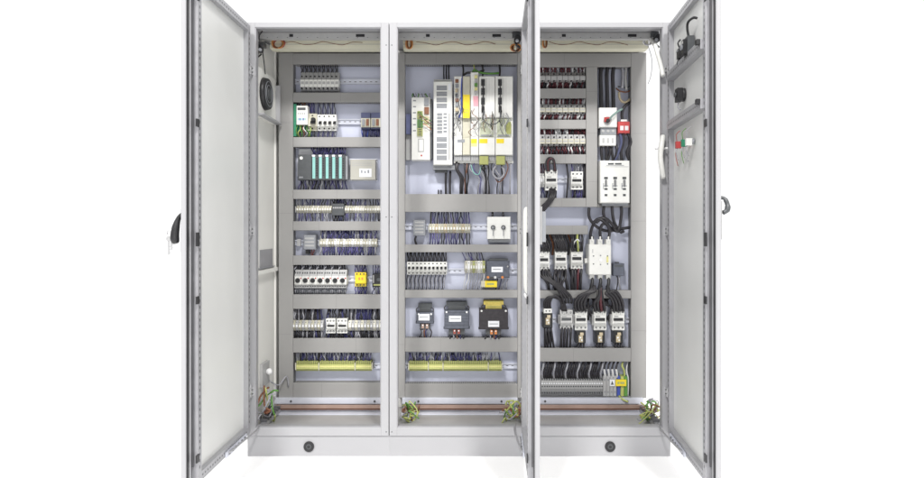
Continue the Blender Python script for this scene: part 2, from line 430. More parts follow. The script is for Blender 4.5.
# keys hanging at the left handle
p = dl(D0, 1, .665, -.075, 1.125)
t = thing('key_bunch', p - Vector((0, 0, .09)), 'small bunch of steel keys hanging from the black door handle', 'keys')
m = MB(); m.tube([p + Vector((.012 * math.cos(a), 0, .012 * math.sin(a))) for a in [k * math.pi / 5 for k in range(10)]], .002, brass, 6, True, True); m.build('key_ring', t)
for k, dx in enumerate((-.006, .006)):
    m = MB(); m.box((p.x + dx - .003, p.y - .001 - .003 * k, p.z - .085 + .02 * k), (p.x + dx + .003, p.y + .001 - .003 * k, p.z - .03), brass); m.cyl((p.x + dx, p.y - .002 - .003 * k, p.z - .022), (0, 1, 0), .010, .003, brass, 12)
    for q in range(3): m.box((p.x + dx + .003, p.y - .001 - .003 * k, p.z - .08 + q * .012 + .02 * k), (p.x + dx + .005, p.y + .001 - .003 * k, p.z - .074 + q * .012 + .02 * k), brass)
    m.build('key', t)

# items on the inside of the right door
def door_dev(x, z, name, label, cat, parts, sc=.62):
    p = dl(D2, -1, x, .004, z); t = thing(name, p, label, cat); t.rotation_euler = (0, 0, D2.rotation_euler[2])
    for nm, mb in parts:
        mb.v = [(v[0] * sc, v[1] * sc, v[2] * sc) for v in mb.v]; mb.build(nm, t, True)
    return t
b1 = MB(); b1.box((-.045, -.05, -.09), (.045, -.002, .05), dgrey); b1.box((-.03, -.075, -.07), (.03, -.05, .03), black)
b1b = MB(); b1b.cyl((0, -.075, -.02), (0, -1, 0), .02, .012, mgrey, 14); b1b.box((-.02, -.08, .0), (.02, -.0751, .02), lgrey)
b1c = MB(); b1c.tube([(0, -.03, .05), (.0, -.04, .11), (.04, -.045, .145), (.11, -.03, .15), (.13, -.01, .14)], .009, black, 8)
door_dev(.40, 1.945, 'switch', 'tall black rotary switch at the top of the right door', 'switch', [('body', b1), ('knob', b1b), ('cable', b1c)])
b1 = MB(); b1.box((-.03, -.045, -.035), (.03, -.002, .035), black)
for k in range(3): b1.cyl((-.02 + k * .02, -.046, .02), (0, -1, 0), .006, .004, mgrey, 8)
b1b = MB(); b1b.tube([(0, -.03, -.03), (.01, -.05, -.07), (-.02, -.03, -.1)], .006, black, 6); b1b.tube([(.02, -.03, .03), (.03, -.05, .07), (.02, -.03, .1)], .006, black, 6)
door_dev(.25, 1.945, 'contact_block', 'small black contact block just above the upper door bar', 'contact block', [('body', b1), ('cable', b1b)])
b1 = MB(); b1.cyl((0, -.002, 0), (0, -1, 0), .05, .02, black, 20); b1.box((-.04, -.06, -.05), (.04, -.022, .045), black)
b1b = MB(); b1b.tube([(0, -.04, -.05), (.01, -.05, -.09), (.05, -.04, -.12)], .005, wgrey, 6); b1c = MB(); b1c.cyl((0, -.06, 0), (0, -1, 0), .018, .012, dgrey, 12)
door_dev(.26, 1.755, 'rotary_switch', 'round black switch between the two bars of the right door', 'switch', [('body', b1), ('cable', b1b), ('knob', b1c)])
for k, (x, mm, cn, lc) in enumerate(((.25, red, 'red', 'red push button contact hanging below the lower door bar'), (.35, green, 'green', 'green push button contact below the lower door bar'), (.42, wplast, 'white', 'white push button contact below the lower door bar'))):
    b1 = MB(); b1.cyl((0, -.002, 0), (0, -1, 0), .019, .018, mgrey, 14); b1.box((-.015, -.06, -.03), (.015, -.02, .02), mm)
    b2 = MB(); wm = {0: wred, 1: wgreen, 2: wgrey}[k]
    b2.tube([(0, -.05, -.03), (.005, -.06, -.08), (-.01, -.04, -.16 + .01 * k)], .003, wm); b2.tube([(0, -.05, .02), (.005, -.055, .07), (.01, -.03, .10)], .003, wm)
    b2.tube([(0.008, -.05, -.03), (.015, -.06, -.06), (.0, -.04, -.12 + .01 * k)], .003, wgrey)
    door_dev(x, 1.53 - .005 * k, 'push_button', lc, 'push button', [('contact_body', b1), ('wire', b2)])

# ------------------------------------------------------------------ device builders (all in world space around W())
def wires(t, xs, ya, yb, mats, y=.41, r=.0026, jit=1.2, bow=1.0, name='wire', sway=0):
    for k, x in enumerate(xs):
        mm = mats[random.randrange(len(mats))]
        j = random.uniform(-jit, jit); c = random.uniform(-bow, bow); dy = random.uniform(-.008, .008)
        m = MB(); m.tube([W(x, ya, y + .01), W(x + c + sway * .3, ya * .65 + yb * .35, y + dy), W(x + j * .6 - c * .4 + sway * .7, ya * .3 + yb * .7, y + dy), W(x + j + sway, yb, y + .012)], r * random.uniform(.85, 1.15), mm, 5)
        m.build(name, t)
def base(x0, x1, y1, d=.44): return W((x0 + x1) / 2, y1, d)
def repeat(t, n, pitch_px, yd, lab, first=True, extra=None):
    out = [t]
    dx = pitch_px * S(yd)
    for k in range(1, n):
        c = copy_tree(t); c.location = Vector(t.location) + Vector((dx * k, 0, 0)); out.append(c)
    for k, o in enumerate(out): o['label'] = lab(k)
    return out
def lin(a, b, n): return [a + (b - a) * k / max(1, n - 1) for k in range(n)]

def relay(x0, y0, x1, y1, yf=.385, body=lgrey, band=None):
    t = thing('relay_module', base(x0, x1, y1), '', 'relay'); h = y1 - y0
    m = MB(); m.wedge(x0 + .15, y0, x1 - .15, y0 + h * .42, yf + .025, yf + .004, .02, body); m.pbox(x0 + .15, y0 + h * .42 + .02, x1 - .15, y0 + h * .8, yf, .05, band or wplast)
    m.wedge(x0 + .15, y0 + h * .8 + .02, x1 - .15, y1, yf + .006, yf + .03, .02, body)
    m.build('body', t)
    m = MB(); cx = (x0 + x1) / 2
    m.pcyl(cx, y0 + h * .28, .85, yf + .006, .012, black, 8); m.pcyl(cx, y0 + h * .90, .9, yf + .008, .012, black, 8); m.build('terminal_screw', t)
    m = MB(); m.pbox(x0 + .7, y0 + h * .52, x1 - .7, y0 + h * .66, yf - .0008, .001, lgrey); m.build('marker', t)
    return t
def breaker(x0, y0, x1, y1, yf=.375, body=wplast, tog=black):
    t = thing('circuit_breaker', base(x0, x1, y1), '', 'breaker'); h = y1 - y0; cx = (x0 + x1) / 2
    m = MB(); m.pbox(x0 + .1, y0, x1 - .1, y0 + h * .25, yf + .02, .04, body); m.chamf(x0 + .1, y0 + h * .25 + .02, x1 - .1, y0 + h * .75, yf, .06, body, .0015)
    m.pbox(x0 + .1, y0 + h * .75 + .02, x1 - .1, y1, yf + .02, .04, body)
    m.pcyl(cx, y0 + h * .12, .8, yf + .0185, .003, black, 8); m.pcyl(cx, y0 + h * .88, .8, yf + .0185, .003, black, 8); m.build('body', t)
    m = MB(); m.wedge(cx - (x1 - x0) * .28, y0 + h * .38, cx + (x1 - x0) * .28, y0 + h * .58, yf - .003, yf - .018, .004, tog); m.build('toggle', t)
    return t
def motor_breaker(x0, y0, x1, y1, yf=.372):
    t = thing('motor_breaker', base(x0, x1, y1), '', 'breaker'); h = y1 - y0; cx = (x0 + x1) / 2
    m = MB(); m.wedge(x0 + .1, y0, x1 - .1, y0 + h * .36, yf + .03, yf + .006, .03, lgrey); m.chamf(x0 + .1, y0 + h * .36 + .02, x1 - .1, y0 + h * .82, yf, .07, wplast, .002)
    m.pbox(x0 + .1, y0 + h * .82 + .02, x1 - .1, y1, yf + .015, .05, lgrey)
    for k in (-1, 0, 1):
        m.pcyl(cx + k * 2.2, y0 + h * .15, .65, yf + .012, .014, dgrey, 8); m.pcyl(cx + k * 2.2, y0 + h * .91, .6, yf + .0135, .003, dgrey, 8)
    m.build('body', t)
    m = MB(); m.pcyl(cx - .3, y0 + h * .58, 2.45, yf - .007, .007, dgrey, 18); m.pcyl(cx - .3, y0 + h * .58, 1.9, yf - .02, .0129, black, 14, 1.6); m.build('knob', t)
    m = MB(); m.pbox(x1 - 1.8, y0 + h * .42, x1 - .6, y0 + h * .5, yf - .001, .001, red); m.build('test_button', t)
    return t
def contactor(x0, y0, x1, y1, yf=.365, body=wplast, win=black, poles=3):
    t = thing('contactor', base(x0, x1, y1), '', 'contactor'); h = y1 - y0; wd = x1 - x0
    m = MB(); m.pbox(x0, y0, x1, y0 + h * .28, yf + .022, .055, body); m.chamf(x0 + .2, y0 + h * .28 + .02, x1 - .2, y0 + h * .72, yf, .075, body, .002)
    m.pbox(x0, y0 + h * .72 + .02, x1, y1, yf + .022, .055, body)
    for k in range(poles):
        x = x0 + wd * (k + .5) / poles
        for yy in (y0 + h * .13, y0 + h * .87):
            m.pcyl(x, yy, .95, yf + .0205, .003, dgrey, 8); m.pbox(x - .5 - .1, yy - .15, x + .5, yy + .15, yf + .0195, .001, brass)
        m.pbox(x + wd / poles * .5 - .12, y0 + .3, x + wd / poles * .5 + .12, y0 + h * .25, yf + .0215, .001, mgrey)
    m.pbox(x0 + .8, y0 + h * .66, x1 - .8, y0 + h * .69, yf - .0006, .001, lgrey)
    m.build('body', t)
    m = MB(); m.pbox(x0 + wd * .12, y0 + h * .42, x1 - wd * .12, y0 + h * .55, yf - .005, .005, win); m.build('indicator', t)
    m = MB(); m.pbox(x0 + wd * .15, y0 + h * .31, x0 + wd * .5, y0 + h * .37, yf - .001, .001, lgrey); m.build('marker', t)
    return t
def strip(x0, x1, y0, y1, n, label, mats=(cream,), yf=.40, wu=None, wd=None, um=None, dm=None, r=.0026, up_n=None, group='terminal strips on the rails', every=0):
    """terminal strip: blocks are parts, so are the wires"""
    t = thing('terminal_strip', base(x0, x1, y1), label, 'terminal strip', group); p = (x1 - x0) / n; h = y1 - y0
    src = {}
    for k in range(n):
        mm = mats[k % len(mats)]
        if mm is cream: mm = random.choice([cream, cream, cream2, cream3])
        key = (mm,)
        if key in src:
            o0, k0 = src[key]; c = o0.copy(); col.objects.link(c); c.parent = t; c.location = Vector(o0.location) + Vector(((k - k0) * p * S(yf), 0, 0)); continue
        a = x0 + k * p; m = MB()
        m.wedge(a + .12, y0, a + p - .12, y0 + h * .34, yf + .016, yf, .03, mm); m.pbox(a + .12, y0 + h * .34 + .01, a + p - .12, y0 + h * .66, yf, .04, mm); m.wedge(a + .12, y0 + h * .66 + .01, a + p - .12, y1, yf, yf + .016, .03, mm)
        m.pbox(a + p * .3, y0 + h * .38, a + p * .7, y0 + h * .62, yf - .001, .001, paper)
        m.pcyl(a + p * .5, y0 + h * .15, min(.55, p * .22), yf + .005, .006, mgrey, 6); m.pcyl(a + p * .5, y0 + h * .85, min(.55, p * .22), yf + .005, .006, mgrey, 6)
        src[key] = (m.build('terminal_block', t), k)
    m = MB(); m.pbox(x0 - .9, y0 + h * .1, x0 - .05, y1 - h * .1, yf + .004, .04, lgrey); m.build('end_clamp', t)
    if wu is not None: wires(t, lin(x0 + p / 2, x1 - p / 2, up_n or n), y0 + .4, wu, um or [wblue, wviolet, wgrey], r=r)
    if wd is not None: wires(t, lin(x0 + p / 2, x1 - p / 2, up_n or n), y1 - .4, wd, dm or um or [wblue, wviolet, wgrey], r=r)
    return t

# ------------------------------------------------------------------ LEFT cabinet contents
DK = [wblack, wblack, wblue]; BL = [wblue, wviolet, wblack]; MX = [wblack, wblue, wgrey, wviolet]
r0 = relay(300.2, 71.5, 304.5, 90.5)
wires(r0, [301.4, 303.4], 73, 64.4, [wblack], r=.0036, jit=.5); wires(r0, [301.5, 303.2], 88.5, 92.2, [wwhite, wgrey], jit=.4)
repeat(r0, 9, 4.3, .385, lambda k: f'{ORD[k]} of nine grey relays from the left, top row of left cabinet')
for o in [o for o in col.objects if o.name.startswith('relay_module')]: o['group'] = 'grey relays in the top row'
# row 2
t = thing('power_supply', W(301, 136, .44), 'green-edged white power supply with bright wires, second row of left cabinet', 'power supply')
m = MB(); m.pbox(293.6, 104, 296.3, 136, .385, .05, green); m.pbox(296.31, 124, 311, 131, .40, .03, green); m.build('circuit_board', t)
m = MB(); m.chamf(296.4, 105.5, 307.6, 124.5, .368, .06, wplast, .002); m.build('cover', t)
m = MB(); m.pbox(297.5, 107.5, 305.5, 110, .3668, .001, dgrey)
for k in range(5): m.pbox(297.6 + k * 1.7, 118, 298.8 + k * 1.7, 120.3, .3668, .001, bluep if k % 2 else teal)
for k in range(4): m.pbox(297.6 + k * 2.1, 113, 299 + k * 2.1, 114, .3668, .001, mgrey)
m.build('face_label', t)
for k in range(9):
    m = MB(); x = 298 + k * 1.6
    m.tube([W(x, 125, .40), W(x + random.uniform(-2, 2), 129, .38), W(x + random.uniform(-2, 3), 133, .385), W(x + random.uniform(-1, 1), 137.5, .41)], .003, [wgreen, wygr, wgreen, wbrown, wwhite, wblack][k % 6], 5); m.build('wire', t)
wires(t, [297.5, 300, 302.5, 305], 106, 101.6, [wbrown, wblack, wgreen], r=.0035)
t = breaker(308, 113.5, 317, 130.5, body=cream)
t['label'] = 'cream breaker with round black knob beside the green-edged power supply'; t['category'] = 'breaker'
m = MB(); m.pcyl(313.5, 119.7, 2.4, .358, .016, black, 16, 2.0); m.build('knob', t)
wires(t, [309.5, 312, 314.5], 114, 102, [wblue, wviolet], r=.0045); wires(t, [309.5, 312, 314.5], 130, 137.4, BL + [wwhite])
b0 = breaker(317.2, 114.5, 322, 130.5); wires(b0, [318.5, 320.7], 115, 102, [wgrey, wblue, wblack], r=.003); wires(b0, [318.5, 320.7], 130, 137.3, [wwhite, wgrey, wviolet], r=.003)
repeat(b0, 4, 4.8, .375, lambda k: f'{ORD[k]} of four slim white breakers from the left, left cabinet second row')
for o in [b0] + [o for o in col.objects if 'slim white breakers' in str(o.get('label'))]: o['group'] = 'slim white breakers in the second row'
def blue_mod(x0, x1, lab):
    t = thing('interface_relay', base(x0, x1, 136), lab, 'relay', 'dark blue relays at the right of the second row')
    m = MB(); m.pbox(x0, 112.5, x1, 118, .40, .04, dbluep); m.chamf(x0, 118.05, x1, 127, .385, .055, cream, .002); m.pbox(x0, 127.05, x1, 129, .40, .04, dbluep); m.build('body', t)
    for k in range(2):
        m = MB(); m.pbox(x0 + 1 + k * 4, 119, x0 + 3.6 + k * 4, 125.5, .378, .007, wbrown if k else mgrey); m.build('relay_insert', t)
    wires(t, lin(x0 + .8, x1 - .8, 6), 129, 137.4, [wblue, bluep, wblue], r=.0034, bow=.4); return t
blue_mod(361, 370.3, 'dark blue relay left of its twin, at the right of the second row')
blue_mod(371, 381.5, 'dark blue relay next to the post, at the right of the second row')
# row 3: controller
t = thing('controller', W(322, 180, .44), 'dark grey modular controller with five teal strips, third row of left cabinet', 'controller')
m = MB(); m.pbox(297, 158, 346.5, 176, .425, .02, galv); m.pbox(299, 149, 318, 155.2, .43, .01, paper); m.build('rack', t)
m = MB(); m.chamf(297.8, 154.5, 311.6, 180, .365, .055, dgrey, .003); m.pcyl(301.3, 158, 1.6, .3638, .0012, wplast, 14); m.pbox(299, 176.5, 303, 178, .364, .001, mgrey)
m.build('power_module', t)
for k in range(5):
    x = 311.8 + k * 6.65
    m = MB(); m.chamf(x, 154.5, x + 6.5, 180, .365, .055, dgrey, .002); m.pbox(x + .2, 154.8, x + 3.2, 156.5, .3642, .001, paper); mo = m.build('io_module', t)
    m = MB(); m.pbox(x + .6, 157, x + 3.4, 178.5, .3625, .0025, teal)
    m.build('teal_strip', mo)
    m = MB()
    for q in range(8): m.pbox(x + 4.2, 158 + q * 2.4, x + 5.6, 159.2 + q * 2.4, .3638, .0012, black)
    m.build('terminal_slots', mo)
m = MB(); m.chamf(345.1, 156, 347.6, 179.5, .375, .05, mgrey, .002); m.build('end_module', t)
wires(t, lin(313, 345, 18), 155.5, 147.2, [wblue, wblue, wviolet], r=.0038, jit=2); wires(t, lin(300, 345, 24), 179, 190, DK + [wviolet, wwhite], r=.0033, jit=2.5)
t = thing('power_pack', W(362, 180, .44), 'silver metal box with a white label right of the modular controller', 'power supply')
m = MB(); m.pbox(347.8, 158.6, 377.5, 181, .435, .012, galv); m.build('mounting_flange', t)
m = MB(); m.chamf(350.2, 159.5, 375.5, 179.8, .39, .045, mat('pack_metal', (.48, .47, .42), .38, .35, .05, 8), .002)
for k in range(3): m.pbox(352, 162 + k * 1.6, 372, 162.5 + k * 1.6, .3893, .001, lgrey)
m.build('housing', t)
m = MB(); m.pbox(359.5, 168.5, 371.5, 177, .3885, .0012, paper)
for k in range(3): m.pbox(361 + 3.3 * k, 170 + k % 2, 362.4 + 3.3 * k, 173, .3878, .0006, mgrey)
m.build('label_plate', t)
m = MB()
for a, b in ((348.7, 160), (376.6, 160), (348.7, 179.6), (376.6, 179.6)): m.pcyl(a, b, .6, .4335, .002, black, 8)
m.build('screw', t)
# row 4
strip(296, 331.5, 205.5, 213, 14, 'cream terminal strip left of the dark block, fourth row of left cabinet', wu=199, wd=221.4, um=MX, r=.003)
t = thing('contact_module', base(332, 344, 215.5), 'dark module between the two cream terminal strips of the fourth row', 'relay')
m = MB(); m.chamf(332, 203.5, 344, 215.5, .39, .05, dgrey, .002); m.build('body', t)
for k in range(5):
    m = MB(); m.pbox(332.8 + 2.2 * k, 207, 334.2 + 2.2 * k, 208.5, .3885, .0015, lgrey); m.build('marker', t)
wires(t, lin(333, 343, 7), 204, 199, DK, r=.0034); wires(t, lin(333, 343, 7), 215, 221.4, DK, r=.0034)
strip(344.6, 381.6, 205.5, 213, 15, 'cream terminal strip right of the dark block, fourth row of left cabinet', wu=199, wd=221.4, um=MX, r=.003)
# row 5
t = thing('monitor_relay', base(303, 316, 249.5), 'grey boxy relay at the left end of the fifth row', 'relay')
m = MB(); m.chamf(303.5, 235, 315.5, 249.5, .385, .055, mgrey, .002); m.build('body', t)
m = MB()
for k in range(3): m.pbox(305, 237.5 + k * 3.6, 314, 239.4 + k * 3.6, .3838, .0012, lgrey)
m.build('face_label', t)
m = MB(); m.pbox(305.5, 249.8, 309, 254, .40, .03, black); m.build('plug', t)
m = MB(); m.pbox(297, 239, 300.5, 246, .42, .02, lgrey); m.build('end_clamp', t)
wires(t, [311, 313.5], 249, 255.3, [wblack, wred])
strip(319.5, 377, 238.8, 247, 20, 'cream terminal strip with dense blue wires, fifth row of left cabinet', mats=(cream, cream, wplast), wu=230.7, wd=255.4, um=[wblue, wviolet, wblue, wgrey], r=.0042, up_n=26)
# row 6
b0 = motor_breaker(294.4, 270, 301.8, 288)
wires(b0, lin(295.6, 300.6, 3), 271, 265.1, [wblack, wblack, wgrey], r=.0045, jit=.5); wires(b0, lin(295.3, 300.9, 4), 287, 294.4, [wgrey, wblack, mgrey], r=.0036, jit=.3, bow=.3)
seven = repeat(b0, 7, 7.45, .372, lambda k: f'{ORD[k]} of seven motor breakers with black knobs, counted from the left')
for o in seven: o['group'] = 'motor breakers in the sixth row'
t = thing('safety_relay', base(355, 366, 287), 'yellow safety relay in the sixth row right of the motor breakers', 'relay')
m = MB(); m.pbox(355, 272.5, 366, 275.5, .40, .04, yellow); m.chamf(355, 275.55, 366, 283.5, .375, .06, yellow, .002); m.pbox(355, 283.55, 366, 286.5, .40, .04, yellow)
for k in range(3): m.pcyl(357 + 3.4 * k, 274, .8, .3985, .002, dgrey, 8); m.pcyl(357 + 3.4 * k, 285, .8, .3985, .002, dgrey, 8)
m.build('body', t)
m = MB()
for k in range(2): m.pbox(358.5 + 3 * k, 277.5, 360 + 3 * k, 280, .3738, .0012, orange)
m.build('indicator', t)
wires(t, lin(356, 366, 6), 273, 265, [wviolet, wblue], r=.0036); wires(t, lin(356, 366, 6), 286, 294.4, [wblue, wviolet], r=.0036)
t = thing('timer_relay', base(372, 382, 288), 'black timer relay with yellow-green edge beside the post, sixth row', 'relay')
m = MB(); m.chamf(372.2, 274, 383.5, 287, .385, .055, black, .002); m.build('body', t)
m = MB(); m.pbox(373.5, 284.2, 382, 285.6, .3838, .0012, olive); m.pbox(373, 275, 374, 283, .3838, .0012, lgrey); m.build('face_label', t)
m = MB(); m.pcyl(378.5, 279.5, 1.8, .38, .0049, dgrey, 12); m.build('dial', t)
wires(t, lin(373, 383, 5), 274, 265, [wviolet, wblue]); wires(t, lin(373, 383, 5), 287, 294.4, [wviolet, wblue, wgrey])
# row 7
strip(292, 323.3, 320.8, 331, 10, 'cream terminal strip left of two white contactors, seventh row', mats=(cream, lgrey), yf=.385, wu=309, wd=338.4, um=DK + [wgrey], r=.0045, up_n=16)
for k, (a, b) in enumerate(((326, 335.3), (337, 347.2))):
    t = contactor(a, 318.8, b, 333.2); t['label'] = ('white contactor, left one of the pair', 'white contactor, right one of the pair')[k] + ' in the seventh row of left cabinet'
    t['group'] = 'white contactors in the seventh row'
    wires(t, lin(a + 1, b - 1, 5), 319.5, 309.1, DK, r=.0045, jit=3, bow=2); wires(t, lin(a + 1, b - 1, 5), 332.5, 338.4, DK, r=.0045)
strip(348.2, 382, 320.8, 331, 11, 'cream terminal strip right of two white contactors, seventh row', mats=(cream, lgrey), yf=.385, wu=309, wd=338.4, um=DK + [wgrey], r=.0045, up_n=17)
# row 8
def yg_strip(x0, x1, stops, lab, wx):
    t = thing('earth_terminal_strip', base(x0, x1, 370), lab, 'terminal strip', 'yellow-green terminal strips')
    edges = [x0] + stops + [x1]
    for a, b in zip(edges[:-1], edges[1:]):
        m = MB(); m.pbox(a + .5, 364.8, b - .5, 369.2, .385, .055, ygreen); m.pbox(a + .5, 361.3, b - .5, 364.7, .40, .04, olive); 
        m.pbox(a + .5, 369.25, b - .5, 371, .40, .04, olive); m.pbox(a + 1, 366, b - 1, 367.4, .3842, .001, paleyellow)
        n = int((b - a) / 1.7)
        for k in range(n): m.pbox(a + .8 + k * 1.7, 361.5, a + 1.2 + k * 1.7, 364.5, .398, .002, black); m.pbox(a + .8 + k * 1.7, 364.9, a + .95 + k * 1.7, 369, .384, .001, olive)
        m.build('terminal_group', t)
    for q in edges:
        m = MB(); m.pbox(q - .45, 363.2, q + .45, 370.2, .380, .06, cream); m.build('end_clamp', t)
    wires(t, wx, 362.5, 352.9, [wblue, wviolet, wblue, wblack, wgrey], r=.0031, jit=1.5)
    return t
yg_strip(295.5, 372, [318.7, 355], 'long yellow-green terminal strip at the bottom of the left cabinet', lin(297, 370, 46))

# ------------------------------------------------------------------ MIDDLE cabinet contents
# A small drive
t = thing('control_unit', base(411, 431, 160), 'narrow white unit with green plugs at the left of the drive bay', 'control unit')
m = MB(); m.chamf(411.5, 97, 430, 160, .36, .075, wplast, .003); m.build('housing', t)
m = MB(); m.pbox(430.3, 99, 432.3, 159, .37, .06, dgrey); m.build('heat_sink', t)
m = MB(); m.pbox(406, 114, 411.2, 134, .39, .05, dbluep); m.pbox(405.8, 134.2, 411, 160, .42, .02, lgrey); m.build('side_module', t)
for k in range(3):
    m = MB(); m.pbox(417.3, 111 + k * 8.6, 422.6, 118.6 + k * 8.6, .35, .0099, olive if k != 1 else wgreen)
    for q in range(4): m.pbox(418.2, 111.8 + k * 8.6 + q * 1.8, 421.7, 112.6 + k * 8.6 + q * 1.8, .349, .001, dgrey)
    m.build('plug', t)
for k in range(3):
    m = MB(); m.pbox(424.3, 98 + k * 9, 429, 105 + k * 9, .352, .0079, (mgrey, wbrown, tan)[k]); m.build('plug', t)
m = MB(); m.pbox(418, 138.5, 424, 152, .3588, .0012, lgrey); m.pbox(419, 139.5, 423, 151, .358, .0008, wplast); m.pcyl(421.5, 155.5, .9, .3585, .0015, red, 10)
for k in range(6): m.pbox(413, 100 + k * 6, 416, 101.2 + k * 6, .3588, .0012, mgrey)
m.build('face_label', t)
wires(t, lin(412, 429, 9), 98, 93.5, [wgreen, wblack, wgrey, wwhite], y=.37, r=.003, jit=1.5)
for k in range(5):
    m = MB(); x = 418 + k * 1.7
    m.tube([W(x, 112 + k * 4, .349), W(x + 3, 113 + k * 4, .335), W(x + 6, 117 + k * 3.5, .34), W(431.5, 121 + k * 3, .365)], .0022, [wgreen, wbrown, wygr, worange, wgrey][k], 5); m.build('wire', t)
# B tall vented drive
t = thing('inverter_drive', base(433.5, 452, 170), 'tall white inverter with dark vent slots beside the narrow control unit', 'drive')
m = MB(); m.chamf(433.5, 81, 452.3, 165, .345, .09, wplast, .004); m.build('housing', t)
m = MB(); m.pbox(433, 165.3, 455.3, 169.5, .37, .065, mgrey); m.pbox(435, 169.6, 447, 172.5, .385, .04, dgrey); m.build('foot_or_shade_strip', t)
for (a, b, q) in ((85.5, 109.5, 4), (113, 134, 6), (137, 161.5, 4)):
    hh = (b - a) / q
    m = MB()
    for k in range(q):
        for z in range(3):
            yy = a + k * hh + z * hh * .27
            m.pbox(436.5 if q == 4 else 437, yy, 447 if q == 4 else 442.3, yy + hh * .24, .3442, .0012, mgrey)
        if q == 6: m.pbox(443.4, a + k * hh, 446.8, a + k * hh + hh * .55, .3442, .0012, mgrey)
    m.build('vent', t)
m = MB(); m.pbox(448.5, 113, 450, 160, .3442, .0012, lgrey); m.pbox(448.3, 84, 451, 90, .344, .0012, paper); m.build('face_label', t)
m = MB(); m.pbox(434, 79.3, 452, 80.9, .36, .05, lgrey); m.build('top_flange', t)
for k, x in enumerate((444, 446.6, 449)):
    m = MB(); m.tube([W(x, 81, .38), W(x - .3, 72, .40), W(x, 63, .41)], .004, wblack, 6); m.build('wire', t)
for k, x in enumerate((446.2, 450.4)):
    m = MB(); m.tube([W(x, 171, .40), W(x - .5, 182, .40), W(x - .3, 195, .41)], .0065, wblack, 8); m.build('cable', t)
for x in (438.5, 441):
    m = MB(); m.tube([W(x, 190, .445), W(x, 195, .43)], .004, wblack, 6); m.build('wire', t)
# C servo modules
def servo(x0, x1, y0, y1, label, body=wplast, yf=.335):
    t = thing('servo_module', base(x0, x1, y1), label, 'servo drive', 'servo modules standing side by side')
    m = MB(); m.chamf(x0 + .15, y0, x1 - .15, 117.5, yf, .10, body, .003); m.chamf(x0 + .15, 137.3, x1 - .15, 155, yf - .01, .11, body, .003)
    m.pbox(x0 + .15, 117.6, x1 - .15, 137.2, yf + .02, .08, body); m.pbox(x0 + .15, 155.1, x1 - .15, 160.5, yf + .005, .09, lgrey)
    m.build('housing', t)
    m = MB()
    for k in range(int((x1 - x0) / 1.6)): m.pbox(x0 + .7 + k * 1.6, 155.8, x0 + 1.4 + k * 1.6, 159.8, yf + .004, .001, mgrey)
    m.build('vent', t)
    return t
def plug(t, x0, y0, x1, y1, yf, m_, name='plug', pins=0):
    m = MB(); m.chamf(x0, y0, x1, y1, yf, .02, m_, .001)
    for k in range(pins): yy = y0 + (y1 - y0) * (k + .3) / pins; m.pbox(x0 + .4, yy, x1 - .4, yy + (y1 - y0) / pins * .4, yf - .001, .001, black)
    m.build(name, t)
t1 = servo(454, 462.3, 76, 160, 'slim first servo module, tangled with small dark connectors')
for k in range(8): plug(t1, 455.2, 79 + k * 4.8, 458.6, 82.3 + k * 4.8, .325, (wbrown, mgrey, tan, dgrey)[k % 4])
t2 = servo(462.5, 470.2, 76, 160, 'servo module carrying a tall bright yellow label', body=cream)
m = MB(); m.pbox(463, 94.5, 469.8, 118, .334, .001, yellow); m.pbox(464, 109, 469, 109.5, .3335, .0005, olive); m.pbox(464, 112, 468, 112.5, .3335, .0005, olive); m.build('yellow_label', t2)
t3 = servo(470.5, 478.6, 72, 160, 'servo module with a pink label and pale green upper half')
m = MB(); m.pbox(473.2, 96, 478.2, 106.5, .334, .001, pink); m.build('pink_label', t3)
for k in range(5): plug(t3, 474.5, 75 + k * 4, 477.5, 78 + k * 4, .325, (paleyellow, lgrey, wgreen)[k % 3])
t4 = servo(478.8, 495.2, 76, 160, 'wide servo module between the pink-labelled one and the last one')
t5 = servo(495.4, 513, 76, 160, 'rightmost wide servo module at the right edge of the drive bay')
for t, xc in ((t4, 483), (t5, 500)):
    for k, yy in enumerate((79, 88, 97.5)):
        plug(t, xc - 1.9, yy, xc + 1.9, yy + 6.5, .325, dgrey, pins=4 - k % 2)
    plug(t, xc - 1.4, 106, xc + 1.6, 112, .325, black)
    m = MB(); m.tube([W(xc - .6, 80, .318), W(xc + .4, 92, .312), W(xc - .4, 104, .314), W(xc + .5, 113, .32), W(xc - .5, 122, .33)], .0035, wblack, 6); m.build('cable', t)
    m = MB(); m.pbox(xc + 3.5, 78, xc + 3.8, 116, .3342, .001, lgrey); m.pbox(xc + 6, 78, xc + 6.2, 116, .3342, .001, lgrey); m.build('groove', t)
    m = MB(); m.pbox(xc - 3, 118.5, xc + 10, 136.5, .345, .0095, paleyellow if 0 else mat('pale_green_panel', (.50, .53, .40), .4, 0, .05, 30)); m.pbox(xc - 2, 134.6, xc + 9, 136, .344, .001, mgrey); m.build('flap', t)
for (a, b, tt) in ((471, 477, t3), (479.3, 487.5, t4), (496.5, 504, t5)):
    m = MB(); m.pbox(a, 138.8, b, 143.2, .3242, .001, yellow)
    if tt is t3: m.pbox(a, 143.3, b, 146.5, .3242, .001, paleyellow)
    m.build('yellow_label', tt)
m = MB(); m.pbox(457.5, 139.3, 464.8, 142.5, .3242, .001, mgrey); m.pbox(456.5, 151, 462, 151.5, .3242, .001, lgrey); m.build('face_label', t1)
m = MB(); m.pbox(506, 122, 511, 134, .344, .001, olive); m.build('side_label', t5)
